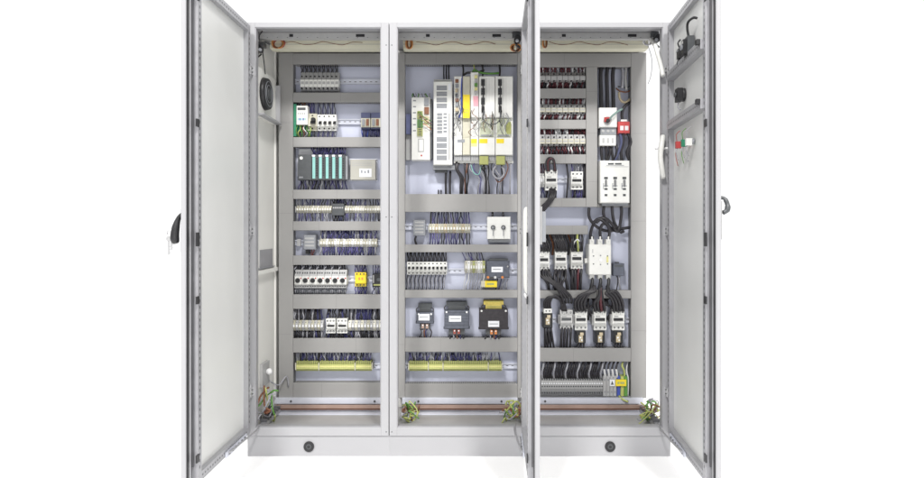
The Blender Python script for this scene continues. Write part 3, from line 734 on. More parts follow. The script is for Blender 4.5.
# small tangled leads in front of modules
lead = [wblack, wgrey, wblack, mgrey, wwhite, wbrown]
for (tt, xa, xb, n) in ((t1, 455, 462, 10), (t3, 471, 478, 7), (t4, 480, 494, 9), (t5, 497, 508, 6)):
    for k in range(n):
        x = random.uniform(xa, xb); y = random.uniform(108, 122) if tt is not t1 else random.uniform(84, 124)
        m = MB(); m.tube([W(x, y, .33), W(x + random.uniform(-3, 3), y + 5, .315), W(x + random.uniform(-3, 3), y + 10, .318), W(x + random.uniform(-1, 1), min(136, y + random.uniform(12, 18)), .345)], .0018, random.choice(lead), 5); m.build('lead', tt)
# loop across the two wide modules
m = MB(); m.tube([W(484, 110, .315), W(483, 118, .31), W(487, 123.5, .305), (W(492, 124.5, .305)), W(497.5, 122.5, .305), W(500.5, 117, .31), W(500, 110, .315)], .0028, dgrey, 6)
tagm(m.build('link_cable'), 'black U-shaped link cable looping across the two wide servo modules', 'cable')
# wires above modules
for k, (x, mm, rr) in enumerate(((463, wblack, .005), (482.5, wblack, .005), (499.5, wblack, .0055), (474, wygr, .004))):
    m = MB(); m.tube([W(x, 77, .36), W(x + .4, 70, .37), W(x - .4, 63, .41)], rr, mm, 6); m.build('wire', (t2, t4, t5, t3)[k])
m = MB(); m.tube([W(472, 76, .37), W(474, 70, .36), W(480, 72.5, .36), W(490, 73.5, .36), W(500, 73, .37)], .006, wgreen, 6); m.build('wire', t3)
m = MB(); m.tube([W(463.5, 75, .37), W(468, 72.5, .36), W(476, 73, .36), W(484, 70, .37)], .006, wblack, 6); m.build('wire', t2)
m = MB(); m.tube([W(462, 76, .34), W(461.4, 92, .325), W(461.6, 108, .328), W(459, 118, .33)], .004, bluep, 6); m.build('wire', t1)
# plugs and hanging cables below
for (tt, a, b) in ((t4, 479.5, 488.5), (t5, 496.3, 505)):
    m = MB(); m.chamf(a, 156, b, 164.5, .32, .03, olive, .003); m.build('power_plug', tt)
m = MB(); m.pbox(454, 160.8, 513.5, 163, .36, .06, wplast); m.build('mounting_bar'); 
tagm(bpy.data.objects['mounting_bar'], 'long pale bar along the underside of the servo modules', 'bar')
hang = [(457, 461, wblack, .011), (459.5, 462, wblack, .008), (464, 466, wblack, .006), (467, 465, wbrown, .004), (470, 467, wblack, .006), (472, 478, wgrey, .004),
        (475, 480, wviolet, .004), (481, 484, wgrey, .006), (484, 486, wblack, .007), (487, 488, wgrey, .005), (486.5, 489, wblack, .006), (493, 497, wblack, .004), (497, 500, wgrey, .006), (502, 502.5, wblack, .005), (511, 510, wgrey, .005)]
for k, (xa, xb, mm, rr) in enumerate(hang):
    tt = t1 if xa < 462.4 else t2 if xa < 470.3 else t3 if xa < 478.7 else t4 if xa < 495 else t5
    m = MB(); s = random.uniform(-2.5, 2.5)
    m.tube([W(xa, 161, .37), W(xa + s, 169, .355), W(xb - s * .5, 178, .36), W(xb, 188, .385), W(xb, 195.5, .42)], rr * .8, mm, 7); m.build('cable', tt)
m = MB(); m.sphere(W(483.5, 168.5, .335), .014, black, 12, 8); m.build('cable_gland', t4)
m = MB(); m.tube([W(494 + 5.6 * math.cos(a) + 4.6, 172 + 6.5 * math.sin(a), .345) for a in [R(q) for q in range(-60, 250, 30)]], .0055, wgrey, 8); m.build('cable_loop', t5)
m = MB(); m.tube([W(506, 161, .36), W(508, 168, .35), W(504, 178, .35), W(498, 182, .36), W(495, 176, .36)], .003, wbrown, 6); m.build('cable_loop', t5)
m = MB(); m.tube([W(471, 165, .36), W(474, 173, .35), W(479, 174, .35), W(481, 166, .355)], .003, teal, 6); m.build('cable_loop', t3)
# row 2
t = thing('meter_relay', base(413, 425, 236), 'grey square relay with black plug left of the middle terminals', 'relay')
m = MB(); m.chamf(413.3, 219.8, 425.4, 235.6, .39, .05, mgrey, .002); m.build('body', t)
m = MB()
for k in range(4): m.pbox(415, 221.5 + 3.3 * k, 423.6, 223.2 + 3.3 * k, .3888, .0012, lgrey)
m.build('face_label', t)
m = MB(); m.tube([W(416, 236, .40), W(415, 240, .40), W(416.5, 244.6, .41)], .006, wblack, 7); m.build('cable', t)
strip(429, 470.5, 223.8, 233, 14, 'cream terminal strip between grey relay and keyed box', mats=(cream, cream, tan), wu=212, wd=244.6, um=[wblue, wviolet, wblack], r=.0034, up_n=18)
t = thing('key_switch_box', base(487, 511, 241), 'white box with two round key locks, middle cabinet', 'switch box')
m = MB(); m.chamf(487.3, 216.8, 510.5, 239.2, .36, .075, wplast, .003); m.build('housing', t)
m = MB(); m.pbox(488.5, 239.6, 510.6, 242.3, .385, .05, mgrey); m.build('foot_or_shade_strip', t)  # mid-grey strip coloured to stand for the shade under the box
for x in (493, 503.3):
    m = MB(); m.pcyl(x, 227.5, 2.3, .352, .0079, dgrey, 16); m.pcyl(x, 227.5, 1.3, .35, .002, lgrey, 12); lk = m.build('lock', t)
    m = MB(); m.pbox(x - .35, 227.5, x + .35, 236, .343, .003, mgrey); m.pcyl(x, 227.5, .9, .342, .005, mgrey, 10); m.build('key', lk)
for x in (492.5, 503):
    m = MB(); m.tube([W(x, 217, .38), W(x, 211.6, .40)], .006, wblack, 7); m.build('cable', t)
# row 3
b0 = breaker(407, 262, 411, 274.6, body=wplast); wires(b0, [408.2, 409.8], 262.6, 252, [wblack, wgrey, wblue], r=.0032, jit=2); wires(b0, [408.2, 409.8], 274, 290.2, [wgrey, wblack], r=.003, sway=-2.5, jit=.6)
ten = repeat(b0, 10, 4.02, .375, lambda k: f'{ORD[k]} of ten small white breakers from the left, middle cabinet third row')
for o in ten: o['group'] = 'small white breakers of the middle cabinet'
for x, sw in ((466, -2), ):
    t = strip(465, 485.2, 261, 273, 8, 'short cream and olive terminal strip left of the small grey transformer', mats=(cream, wplast, cream, olive), yf=.39)
    wires(t, lin(466, 484, 8), 261.4, 252.1, [wgrey, wblack, wviolet], r=.0028, sway=-3); wires(t, lin(466, 484, 8), 272.6, 290.2, [wgrey, wblack, wwhite], r=.0028, sway=-3)
t = thing('transformer', base(486, 509, 282), 'small grey transformer above a yellow label, third row of middle cabinet', 'transformer')
m = MB(); m.chamf(486.5, 261, 509.5, 278, .375, .06, bcore, .004); m.pbox(489, 258.6, 508, 260.9, .39, .045, dgrey); m.build('core', t)
m = MB(); m.pbox(491.5, 266.8, 502.8, 272.2, .3742, .001, paper); m.pbox(493, 269, 501, 269.7, .3737, .0005, mgrey); m.build('label_plate', t)
for k in range(3):
    m = MB(); m.pcyl(488 + 7.2 * k, 277.2, 1.3, .365, .0099, (orange, wwhite, orange)[k], 10); m.build('terminal', t)
m = MB(); m.pcyl(507.7, 266.5, .9, .373, .002, brass, 10); m.build('screw', t)
m = MB(); m.pbox(481.2, 281, 485, 287, .385, .05, cream); m.pbox(485.05, 281.2, 497, 287.2, .375, .06, yellow); m.pbox(487, 283, 494, 285, .3742, .0008, olive)
tagm(m.build('fuse_holder'), 'yellow fuse holder directly below the small grey transformer', 'fuse holder')
wires(t, lin(498, 508, 4), 279, 290.2, [wgrey, wblack, wblue], r=.0028, sway=-3)
# row 4 : transformers
def transformer(x0, x1, yt, yb_, cm, coilm, lab, lx, ly, termm, coil_w):
    t = thing('transformer', base(x0, x1, yb_ + 8), lab, 'transformer', 'three transformers in a row')
    cx = (x0 + x1) / 2
    m = MB(); m.chamf(x0, yt, x1, yb_, .355, .07, cm, .003)
    m.pbox(x0 - .8, yb_ - 2, x1 + .8, yb_, .43, .018, cm)
    for k in range(5): m.pbox(x0 + .3, yt + 2 + k * (yb_ - yt - 3) / 5, x1 - .3, yt + 2.25 + k * (yb_ - yt - 3) / 5, .3545, .001, black)
    m.build('core', t)
    m = MB(); m.wedge(cx - coil_w, yt - 8.5, cx + coil_w, yt - 4.6, .41, .385, .03, coilm); m.pbox(cx - coil_w * .8, yt - 4.5, cx + coil_w * .8, yt - .1, .38, .06, coilm)
    for k in range(5): m.pbox(cx - coil_w * .7, yt - 8 + k * 1.6, cx + coil_w * .7, yt - 7.6 + k * 1.6, .378 if k > 2 else .402 - .006 * k, .002, dgrey if coilm is not amber else olive)
    m.build('coil', t)
    for k in (0, 1):
        m = MB(); m.pcyl(x0 + 2.2 + k * (x1 - x0 - 4.4), yt + 1.6, 1.0, .352, .0029, brass if cm is bcore else wplast, 10); m.build('bolt', t)
    m = MB(); m.pbox(lx[0], ly[0], lx[1], ly[1], .3535, .001, paper); m.pbox(lx[0] + 1.2, (ly[0] + ly[1]) / 2 - .4, lx[1] - 1.2, (ly[0] + ly[1]) / 2 + .3, .353, .0006, mgrey); m.build('label_plate', t)
    m = MB(); m.pbox(cx - coil_w * .75, yb_ + .1, cx + coil_w * .75, yb_ + 5.5, .375, .05, dgrey); m.build('terminal_base', t)
    for k in (-1, 1):
        m = MB(); m.pbox(cx + k * 2.1 - 1.25, yb_ + .6, cx + k * 2.1 + 1.25, yb_ + 5, .363, .0119, termm); m.pcyl(cx + k * 2.1, yb_ + 1.8, .7, .361, .002, brass, 8); m.build('terminal', t)
    for k in range(5):
        x = cx - coil_w * .7 + k * coil_w * .35
        m = MB(); m.tube([W(x, yb_ + 5, .385), W(x + random.uniform(-2, 2), yb_ + 9, .375), W(x + random.uniform(-2.5, 2.5), 339, .41)], .0036, [wblack, wgrey, wbrown, wblue][k % 4], 6); m.build('wire', t)
    for k in (-1, 1):
        m = MB(); m.tube([W(cx + k * coil_w, yt - 5, .395), W(cx + k * (coil_w + 1.8), yt - 3, .385), W(cx + k * (coil_w + 1.2), yt + 1, .378)], .003, wblack, 6); m.build('lead', t)
    return t
transformer(416.5, 433.3, 312.5, 323.5, bcore, dgrey, 'small blue-grey transformer, leftmost of the row of three', (418.5, 429.5), (314, 320.5), copper, 6.8)
transformer(444.3, 469, 310.5, 329, bcore, dgrey, 'medium blue-grey transformer between the small one and the amber-topped one', (449, 461.2), (315.8, 321.8), wred, 10.5)
transformer(479.3, 508, 309.3, 329.4, core, amber, 'large black transformer topped by an amber coil', (488.2, 499.2), (321, 327), orange, 10)
yg_strip(408.5, 502, [428.3, 443, 488.3], 'long yellow-green terminal strip at the bottom of the middle cabinet', lin(410, 428, 12) + lin(431, 442, 8) + lin(445, 484, 30) + [487, 491, 494, 500])

# ------------------------------------------------------------------ RIGHT cabinet contents
MR = [maroon, maroon, wblack, wwhite]
for ri, (ya, ym0, ym1, yz, rn) in enumerate(((66.6, 71.5, 82, 88.3, 'top'), (98, 103.5, 114, 119.8, 'second'), (128.8, 134, 146, 154.4, 'third'))):
    r0 = relay(539.6, ym0, 545.2, ym1, .385, (mat('relay_grey', (.30, .29, .29), .45), lgrey, lgrey)[ri], (lgrey, cream, cream)[ri])
    wires(r0, [540.4, 541.7, 543, 544.4], ym0 + 1, ya, MR, r=.0046, jit=.5); wires(r0, [540.4, 541.7, 543, 544.4], ym1 - 1, yz, [maroon, wwhite, maroon], r=.0046, jit=.6)
    grp = f'relays in the {rn} row of the right cabinet'
    rr = repeat(r0, 8, 5.75, .385, lambda k: f'{ORD[k]} relay from the left in the {rn} row of the right cabinet')
    for k, o in enumerate(rr):
        o['group'] = grp; o['category'] = 'relay'
        for c in o.children:
            if c.name.startswith('wire'): c.data = c.data.copy(); c.data.materials[0] = random.choice([maroon, maroon, maroon, wblack, wblack, wwhite, wgrey])
# row 4 contactors
for k, (a, b, y0, y1) in enumerate(((545.2, 557.5, 170, 190.3), (571, 583, 171.5, 189.5))):
    t = contactor(a, y0, b, y1); t['label'] = ('white contactor under a black wire loop, right cabinet fourth row', 'white contactor next to the grey duct column, right cabinet fourth row')[k]
    if k == 0:
        for q in range(3):
            m = MB(); m.tube([W(547 + q * 1.2, 171, .385), W(546.2 + q * 1.5, 162, .36), W(549.5 + q * .8, 157.6 + q, .352), W(554 - q * .4, 160, .356), W(555.8 - q * .8, 171, .385)], .0055, (wblack, maroon, wblack)[q], 7); m.build('wire_loop', t)
        wires(t, lin(546.5, 556, 4), y1 - .6, 198.4, [wblack, wbrown], r=.005)
    else:
        wires(t, lin(572.5, 581.5, 4), y0 + .6, 163.5, [wblack, wgrey, wviolet], r=.004); wires(t, lin(572.5, 581.5, 5), y1 - .6, 198.2, [wblack, wviolet], r=.005)
t = strip(539, 544.6, 173, 187, 3, 'stub of terminals left of the looped white contactor', mats=(wplast, lgrey), wu=163.6, wd=198.3, um=[wblue, wwhite, maroon])
for k, x in enumerate((566.5, 584.3)):
    m = MB(); m.tube([W(x, 163.5, .41), W(x + (1.5 if k == 0 else .3), 178, .40), W(x, 198.4, .41)], .005, wblack, 7)
    tagm(m.build('control_cable'), ('single dark cable between the two contactors of the fourth row', 'single dark cable along the grey duct column of the fourth row')[k], 'cable')
for k in range(3):
    m = MB(); m.tube([W(550 + 2.2 * k, 189, .39), W(551 + 1.7 * k, 196, .36), W(546 + 1.2 * k, 203 + k, .355), W(541.5 + k * .8, 208 + 2 * k, .36), W(540.2 + k, 222, .38), W(540 + k * .8, 240, .40)], .0075, wblack, 8)
    tagm(m.build('power_cable'), f'{("upper", "middle", "lower")[k]} of three black cables curving down the left edge of the right cabinet', 'cable', 'cables curving past the grey duct')
# right column
for k, x in enumerate((601.3, 607.5, 613.5)):
    m = MB(); m.tube([W(x + .5, 65, .41), W(x - .8, 75, .40), W(x - .4, 92, .40), W(x, 112, .40)], .011, wblack, 9)
    tagm(m.build('power_cable'), f'{("left", "middle", "right")[k]} one of three thick black cables above the main switch', 'cable', 'thick black cables above the main switch')
t = thing('main_switch', base(599, 617, 146), 'white main switch with a red rotary knob in the right cabinet', 'switch')
m = MB(); m.chamf(599.2, 107.5, 617, 127, .36, .07, wplast, .004); m.chamf(599.8, 135, 616, 145.5, .365, .065, wplast, .003); m.chamf(600.5, 127.1, 616.5, 134.9, .375, .05, mgrey, .003)
for k in range(3): m.pcyl(603 + 5 * k, 131, 1.4, .372, .003, lgrey, 10); m.pbox(602.2 + 4.6 * k, 138, 604.6 + 4.6 * k, 143, .364, .001, lgrey)
m.build('housing', t)
m = MB(); m.pcyl(607.5, 120.5, 4, .352, .0079, lgrey, 18); m.build('knob_plate', t)
m = MB(); m.wedge(604.5, 117, 610.5, 121.5, .352 - .016, .352 - .008, .006, red); m.pcyl(607.5, 121, 2, .335, .016, black, 12); m.build('knob', t)
m = MB(); m.tube([W(609, 120, .345), W(612, 116, .335), W(617, 112, .34), W(622, 109, .37)], .006, mat('grey_green_hose', (.16, .24, .22), .5, 0, .1), 8); m.build('cable', t)
t = thing('red_terminal', base(618, 630, 133), 'red and white terminal block right of the main switch', 'terminal block')
m = MB(); m.chamf(618, 121.5, 629.8, 133, .37, .06, red, .003); m.build('body', t)
for k in range(2):
    m = MB(); m.pbox(620.2 + 4.8 * k, 125.8, 623.6 + 4.8 * k, 130.2, .368, .002, wwhite); m.build('marker', t)
m = MB(); m.pbox(621, 119.5, 627, 121.4, .38, .03, wplast); m.build('cap', t)
for k, (x, b) in enumerate(((619.5, 1), (623, 0), (627, 2))):
    m = MB(); m.tube([W(x, 132, .39), W(x + 2 * b, 142, .385), W(x - 2 + b, 152, .39), W(x - 5 + 4 * k, 162, .41)], .0085, wblack if k else dbluep, 8)
    tagm(m.build('power_cable'), f'{("left", "middle", "right")[k]} one of three bent cables under the red terminal block', 'cable', 'bent cables under the red terminal block')
for k in range(5):
    m = MB(); x = 601.5 + 3.6 * k; m.tube([W(x, 145, .40), W(x + random.uniform(-2, 2), 151, .39), W(x + random.uniform(-2, 2), 162, .41)], .0075, wblack, 7)
    tagm(m.build('power_cable'), f'{ORD[k]} short black cable from the left between main switch and soft starter', 'cable', 'short cables between main switch and soft starter')
t = thing('cable_gland', W(624, 104, .42), 'grey ribbed conduit with brown loop at the top right corner', 'conduit')
m = MB(); m.tube([W(622, 65, .42), W(623, 76, .415), W(622, 88, .41)], .008, wgrey, 8); m.tube([W(626.5, 65, .42), W(625.5, 78, .415), W(626.5, 90, .41)], .008, lgrey, 8); m.build('conduit', t)
m = MB(); m.tube([W(616, 88, .42), W(620, 91, .41), W(626, 92, .41), W(631, 90, .42)], .004, wbrown, 6); m.tube([W(618, 86.5, .42), W(624, 87.5, .41), W(631, 86.5, .42)], .004, dgrey, 6); m.build('tie', t)
m = MB(); m.tube([W(619, 92, .41), W(620, 99, .40), W(625, 102.5, .40), W(630, 99, .41)], .007, tan, 8); m.build('hose', t)
m = MB(); m.tube([W(631.5, 102, .41), W(625, 106, .39), W(622, 113, .385), W(622.5, 121.5, .39)], .009, wblack, 8)
tagm(m.build('power_cable'), 'black cable dropping into the top of the red terminal block', 'cable')
# soft starter
t = thing('soft_starter', base(600, 629, 204), 'large white soft starter with three columns of dark marks', 'soft starter')
m = MB(); m.chamf(600.3, 160.5, 629.6, 203, .345, .09, wplast, .005); m.pbox(601.5, 166.5, 628.4, 167, .3442, .001, lgrey); m.build('housing', t)
m = MB(); m.pbox(608, 163, 613.8, 164.6, .344, .0012, dgrey); m.pbox(615, 163, 621.5, 164.6, .344, .0012, dgrey); m.pbox(606, 165.2, 624, 165.7, .344, .0012, mgrey); m.build('name_plate', t)
for k in range(3):
    x = 606 + 9.2 * k
    m = MB(); m.pbox(x - 1.9, 176.8, x + 1.9, 179.2, .344, .0012, dgrey); m.pbox(x - 1.5, 180, x + 1.5, 185.2, .344, .0012, lgrey); m.pbox(x - .4, 179.5, x + .5, 187, .3434, .0006, dgrey); m.pbox(x - 2.2, 185.3, x + 2.2, 186.4, .344, .0012, mgrey)
    m.pbox(x - 2.8, 183, x - 2.1, 189.4, .344, .0012, mgrey); m.pbox(x - 1.6, 188, x + 1.6, 190, .344, .0012, dgrey); m.pbox(x - 1.4, 194, x + 1.4, 196.2, .344, .0012, dgrey); m.build('pole_marking', t)
m = MB(); m.pbox(602, 203.2, 628, 206, .375, .05, mgrey); m.build('terminal_foot', t)
# cables under the soft starter
cb = [((589, 208), (589.5, 218), (597, 227), (608, 231), (620, 229), (632, 227)), ((604, 206), (603.5, 214), (607, 223), (613, 230), (620, 231.5), (622, 233)),
      ((612, 206), (612.5, 214), (614, 222), (618, 229), (621, 232), (624, 231)), ((621, 206), (621.5, 213), (620.5, 221), (619, 229), (616, 231), (613, 226)),
      ((590.5, 240), (591, 231), (595, 222), (601.5, 218), (608, 220), (615, 228)), ((601, 240), (600, 232), (602, 225), (607, 222), (603, 218), (596, 223)),
      ((608.5, 240), (609.5, 232), (608, 226), (603, 221), (598, 219), (592, 224))]
nm = ['running right from the duct column', 'second of the four falling from the soft starter', 'third of the four falling from the soft starter', 'fourth of the four falling from the soft starter',
      'rising from the left pole of the big contactor', 'rising from the middle pole of the big contactor', 'rising from the right pole of the big contactor']
for k, pts in enumerate(cb):
    m = MB(); m.tube([W(x, y, .40 - .012 * math.sin(q * .9 + k) - .004 * k) for q, (x, y) in enumerate(pts)], .0085, wblack, 9)
    tagm(m.build('power_cable'), 'thick black cable ' + nm[k], 'cable', 'black cables between soft starter and big contactor')
# row 5 contactors
for k, (a, b) in enumerate(((538, 549.6), (555, 567), (571, 583))):
    t = contactor(a, 249.5 - k * .6, b, 270.5 - k * .6); t['label'] = ('white contactor at the far left of the fifth row, right cabinet', 'middle small white contactor of the fifth row, right cabinet', 'white contactor left of the big one, fifth row')[k]
    t['group'] = 'small white contactors of the fifth row'
    for q in range(6):
        x = a + 1.2 + q * 2; m = MB(); s = (4, 3, .5)[k]
        m.tube([W(x, 251, .385), W(x + random.uniform(-1, 1) - s * .2, 245, .36), W(x - s + random.uniform(-1, 1), 239 - q % 2, .365), W(x - s * 1.5, 234, .41)], .0058, wblack if q != 3 or k < 2 else wygr, 7); m.build('wire', t)
    for q in range(4):
        x = a + 1.5 + q * 3; m = MB()
        if k < 2: m.tube([W(x, 269.5, .385), W(x + (3 - q) * (1.6 - k * 3.2) * .5, 277, .355), W(554 + k * 3 + q * 1.6, 285, .345), W(559 + q * 2.2, 291, .350), W(562 + q * 3, 297, .352), W(563.5 + q * 2.6, 303, .37)], .0068, wblack, 8)
        else: m.tube([W(x, 269, .385), W(x - .6, 278, .37), W(x - 1, 291, .41)], .0068, (wblack, wblack, maroon, wblack)[q], 8)
        m.build('cable', t)
    if k == 2:
        m = MB(); m.tube([W(573.5, 250, .38), W(574, 243, .36), W(577.5, 239.5, .355), (W(580, 243, .36)), W(580.5, 250, .38)], .004, wwhite, 6); m.build('wire_loop', t)
# more wires behind left
for k in range(12):
    m = MB(); x = 540 + k * 3.1; m.tube([W(x, 234, .42), W(x + 2.4, 240, .415), W(x + 4, 246, .42), W(x + 3, 255, .43)], .0062, wblack if k % 3 else wbrown, 7)
    tagm(m.build('control_cable'), f'{ORD[k]} from the left of the curved black cables behind the small white contactors', 'cable', 'curved cables behind the small contactors')
# big contactor
t = thing('big_contactor', base(588, 612, 278), 'big white three-pole contactor below the crossing black cables', 'contactor')
m = MB(); m.chamf(589, 244.5, 611.2, 275, .34, .095, wplast, .004)
for k in range(3):
    x = 591 + 8.2 * k
    m.pbox(x - 1.2, 239.3, x + 3.2, 244.4, .37, .05, wplast); m.pbox(x - 1.2, 275.1, x + 3.2, 279, .37, .05, wplast)
for (x, y) in ((593.5, 256), (593.5, 264), (607.5, 256), (607.5, 264)): m.pcyl(x, y, .7, .339, .001, dgrey, 8)
m.pbox(592.5, 249.2, 593, 253, .3392, .0012, mgrey); m.build('housing', t)
m = MB(); m.pcyl(600.5, 260, 1.6, .336, .0039, socketw, 14); m.pcyl(600.5, 255.5, .7, .338, .002, mgrey, 10); m.pcyl(600.5, 264.5, .7, .338, .002, mgrey, 10); m.build('button', t)
m = MB(); m.pbox(606.5, 256.6, 608.5, 262.5, .3385, .0012, paleyellow); m.build('face_label', t)
for k in range(3):
    x = 592 + 8.2 * k
    m = MB(); m.cyl(W(x, 245, .385), (0, -.1, 1), .008, .05, black, 10); m.pbox(x - .6, 236.5, x + .8, 241, .364, .005, wplast); m.build('terminal_lug', t)
for k in range(3):
    x = 592 + 8.2 * k
    m = MB(); m.tube([W(x, 276, .385), W(x + .3, 283, .365), W(x - 1.5, 290, .36)], .0095, black, 8); m.build('cable_sleeve', t)
m = MB(); m.pbox(585, 258.5, 588.6, 263, .375, .04, wplast); m.build('side_contact', t)
t = thing('suppressor', base(613, 624, 276), 'dark grey cube-like module right of the big contactor', 'relay')
m = MB(); m.chamf(613.4, 263.5, 624.4, 276, .39, .05, bcore, .003); m.build('body', t)
m = MB(); m.pbox(614.5, 265, 623, 267, .3888, .0012, dgrey); m.pbox(616, 262, 619, 263.4, .40, .03, dgrey); m.build('cap', t)
for x, s in ((617, -1), (620, 1)):
    m = MB(); m.tube([W(x, 276, .41), W(x - s, 281, .40), W(x + s * .5, 290.5, .41)], .0035, wgrey if s > 0 else wblack, 6); m.build('wire', t)
for k in range(9):
    m = MB(); x = 584 + k * 4.1; s_ = (k % 3 - 1) * 3
    m.tube([W(x, 298.2, .42), W(x + s_, 303, .40), W(x - s_, 309, .405), W(x + s_ * .5, 320, .42)], .0075, wblack, 8)
    tagm(m.build('power_cable'), f'{ORD[k]} from the left of the black cables passing behind the bottom contactors', 'cable', 'black cables behind the bottom contactors')
for k in range(6):
    m = MB(); x = 540 + k * 7.2
    m.tube([W(x + 1, 268, .42), W(x + 3, 276, .40), W(x + 8 - k, 284, .39), W(x + 9 - k, 291, .41)], .0085, wblack, 8)
    tagm(m.build('power_cable'), f'{ORD[k]} from the left of the black cables under the small white contactors', 'cable', 'black cables under the small contactors')
# row 6
cs = [(560.3, 572.8, 310, 329, 'pale contactor without a black relay under it, bottom contactor row'), (575, 587.3, 309.5, 330.3, 'white contactor with relay below, leftmost such pair of bottom row'),
      (594, 606.5, 309.5, 330.3, 'white contactor with relay below, middle such pair of bottom row'), (612.3, 624.6, 309.5, 330.3, 'white contactor with relay below, rightmost of bottom row')]
for k, (a, b, y0, y1, lab) in enumerate(cs):
    t = contactor(a, y0, b, y1, win=dgrey if k == 0 else black, body=mat('pale_grey_plastic', (.58, .58, .57)) if k == 0 else wplast); t['label'] = lab; t['group'] = 'contactors of the bottom row'
    m = MB(); m.pbox(a - 1.8, y0 + 5, a - .1, y1 - 5, .385, .05, lgrey); m.build('side_contact', t)
    if k == 0:
        for q in range(4): m = MB(); x = a + 1.8 + q * 3; m.tube([W(x, 328, .39), W(x - .6, 336, .375), W(x - 1.2, 348.8, .41)], .0068, wblack, 8); m.build('cable', t)
    src = {1: (592, 288), 2: (600, 289), 3: (606, 289)}.get(k)
    for q in range(4):
        x = a + 1.4 + q * 3.1; m = MB()
        if k == 0: continue
        if k == 1: pts = [W(x, 311, .385), W(x - 1.5, 303, .36), W(x + 3, 296 - q * .6, .35), W(590 + q * 1.6, 291, .352), W(592 + q * .8, 286, .37)]
        elif k == 2: pts = [W(x, 311, .385), W(x - 1, 303, .362), W(599 + q * .9, 296, .355), W(599.5 + q * .6, 290, .358), W(600 + q * .3, 286, .37)]
        else: pts = [W(x, 311, .385), W(x - .3, 304, .36), W(x - 3 - q * .2, 297.5 - q * .6, .35), W(x - 8, 293.5 - q * .8, .35), W(608 + q * .6, 292, .355), W(607 + q * .3, 286, .37)]
        m.tube(pts, .0086, wblack if (q, k) != (2, 2) else maroon, 8); m.build('cable', t)
def overload(a, lab, y0=331, y1=343.5):
    t = thing('overload_relay', base(a, a + 9, y1), lab, 'relay', 'black overload relays with tan fronts')
    m = MB(); m.chamf(a, y0, a + 9.5, y1, .372, .065, black, .003); m.build('body', t)
    m = MB(); m.pbox(a + 2.6, y0 + 4.5, a + 6.6, y0 + 11.3, .364, .0079, tan); m.wedge(a + 4, y0 + 1.8, a + 7.4, y0 + 4.45, .368, .362, .004, tan); m.pbox(a + 3.2, y0 + 6, a + 5, y0 + 7.4, .3632, .0009, paper); m.build('front', t)
    m = MB(); m.pcyl(a + 5.4, y0 + 9.2, .9, .361, .003, wplast, 10); m.build('dial', t)
    for q in range(3): m = MB(); x = a + 1.8 + 2.8 * q; m.tube([W(x, y1 - .5, .39), W(x + .2, y1 + 3, .385), W(x, 348.9, .41)], .0062, wblack, 7); m.build('cable', t)
    return t
o1 = overload(576.3, 'black overload relay with tan front, under the leftmost white contactor pair')
for px, lab in ((595.5, 'black overload relay with tan front, under the middle white contactor pair'), (613.6, 'black overload relay with tan front, under the rightmost white contactor')):
    c = copy_tree(o1); c.location = Vector(o1.location) + Vector(((px - 576.3) * S(.372), 0, 0)); c['label'] = lab
t = overload(543.2, 'black relay with tan front and white cap at the far left of bottom row', 313.5, 328)
m = MB(); m.chamf(543.8, 308.8, 552, 313.3, .37, .06, wplast, .002)
for q in range(2): m.pcyl(546.2 + 3.4 * q, 311, .8, .369, .001, dgrey, 8)
m.build('cap', t)
for q in range(4):
    m = MB(); x = 544.5 + q * 2; m.tube([W(x, 309.5, .385), W(x - .3, 303, .365), W(x + 2, 298.5 - q * .3, .357), W(x + 6, 297 - q * .3, .357), W(560 + q, 300, .37), W(562 + q * 1.5, 311, .39)], .0058, wblack, 7); m.build('cable', t)
for q in range(3):
    m = MB(); x = 545 + q * 3; m.tube([W(x, 327, .39), W(x + 1, 335, .375), W(x + 3, 349, .41)], .0062, wblack, 7); m.build('cable', t)
# row 7 : bottom terminals
t = thing('terminal_strip', base(541, 603, 396), 'wide grey terminal strip under slanting black cables, bottom of right cabinet', 'terminal strip')
x = 541; k = 0
m0 = None
for k in range(26):
    if m0 is None:
        m = MB(); a = 541.1; b = 543.3
        m.wedge(a, 377, b, 382, .41, .395, .03, lgrey); m.pbox(a, 382.05, b, 389, .39, .05, lgrey); m.wedge(a, 389.05, b, 396, .395, .41, .03, lgrey)
        for yy in (379, 386, 392.5): m.pcyl((a + b) / 2, yy, .8, .388 if yy == 386 else .392, .012, dgrey, 8)
        m.pbox(a + .3, 383, b - .3, 384.2, .389, .001, paper); m0 = m.build('terminal_block', t)
    else:
        c = m0.copy(); col.objects.link(c); c.parent = t; c.location = Vector(m0.location) + Vector((k * 2.38 * S(.40), 0, 0))
for k in range(26):
    x = 542.2 + k * 2.36; s = random.uniform(1, 3.5)
    m = MB(); m.tube([W(x, 378.5, .405), W(x - .6, 373, .39), W(x + s * .6, 367, .385), W(x + s, 361.5, .41)], .0056, wblack if k % 5 else wgrey, 7); m.build('cable', t)
t = thing('power_terminal', base(603, 617, 396), 'stepped grey terminals with white ferrules left of the yellow sign', 'terminal block')
for k in range(4): m = MB(); m.chamf(603.2 + 3.4 * k, 376.5 - 0 * k, 606.4 + 3.4 * k, 396.5, .385, .055, lgrey, .002); m.pcyl(604.8 + 3.4 * k, 380, .9, .384, .001, mgrey, 8); m.pcyl(604.8 + 3.4 * k, 392, .9, .384, .001, mgrey, 8); m.build('terminal_block', t)
for k in range(4):
    x = 604 + 4 * k
    m = MB(); m.tube([W(x, 369, .385), W(x + 1, 375, .39), W(x + .5, 378, .40)], .006, wwhite, 7); m.build('ferrule', t)
    m = MB(); m.tube([W(x, 369.5, .385), W(x + .8, 365, .39), W(x + 2.4, 361.5, .41)], .0055, wblack, 7); m.build('cable', t)
t = thing('earth_terminal', base(617, 628, 398), 'blue and yellow-green terminals with yellow sign at bottom right', 'terminal block')
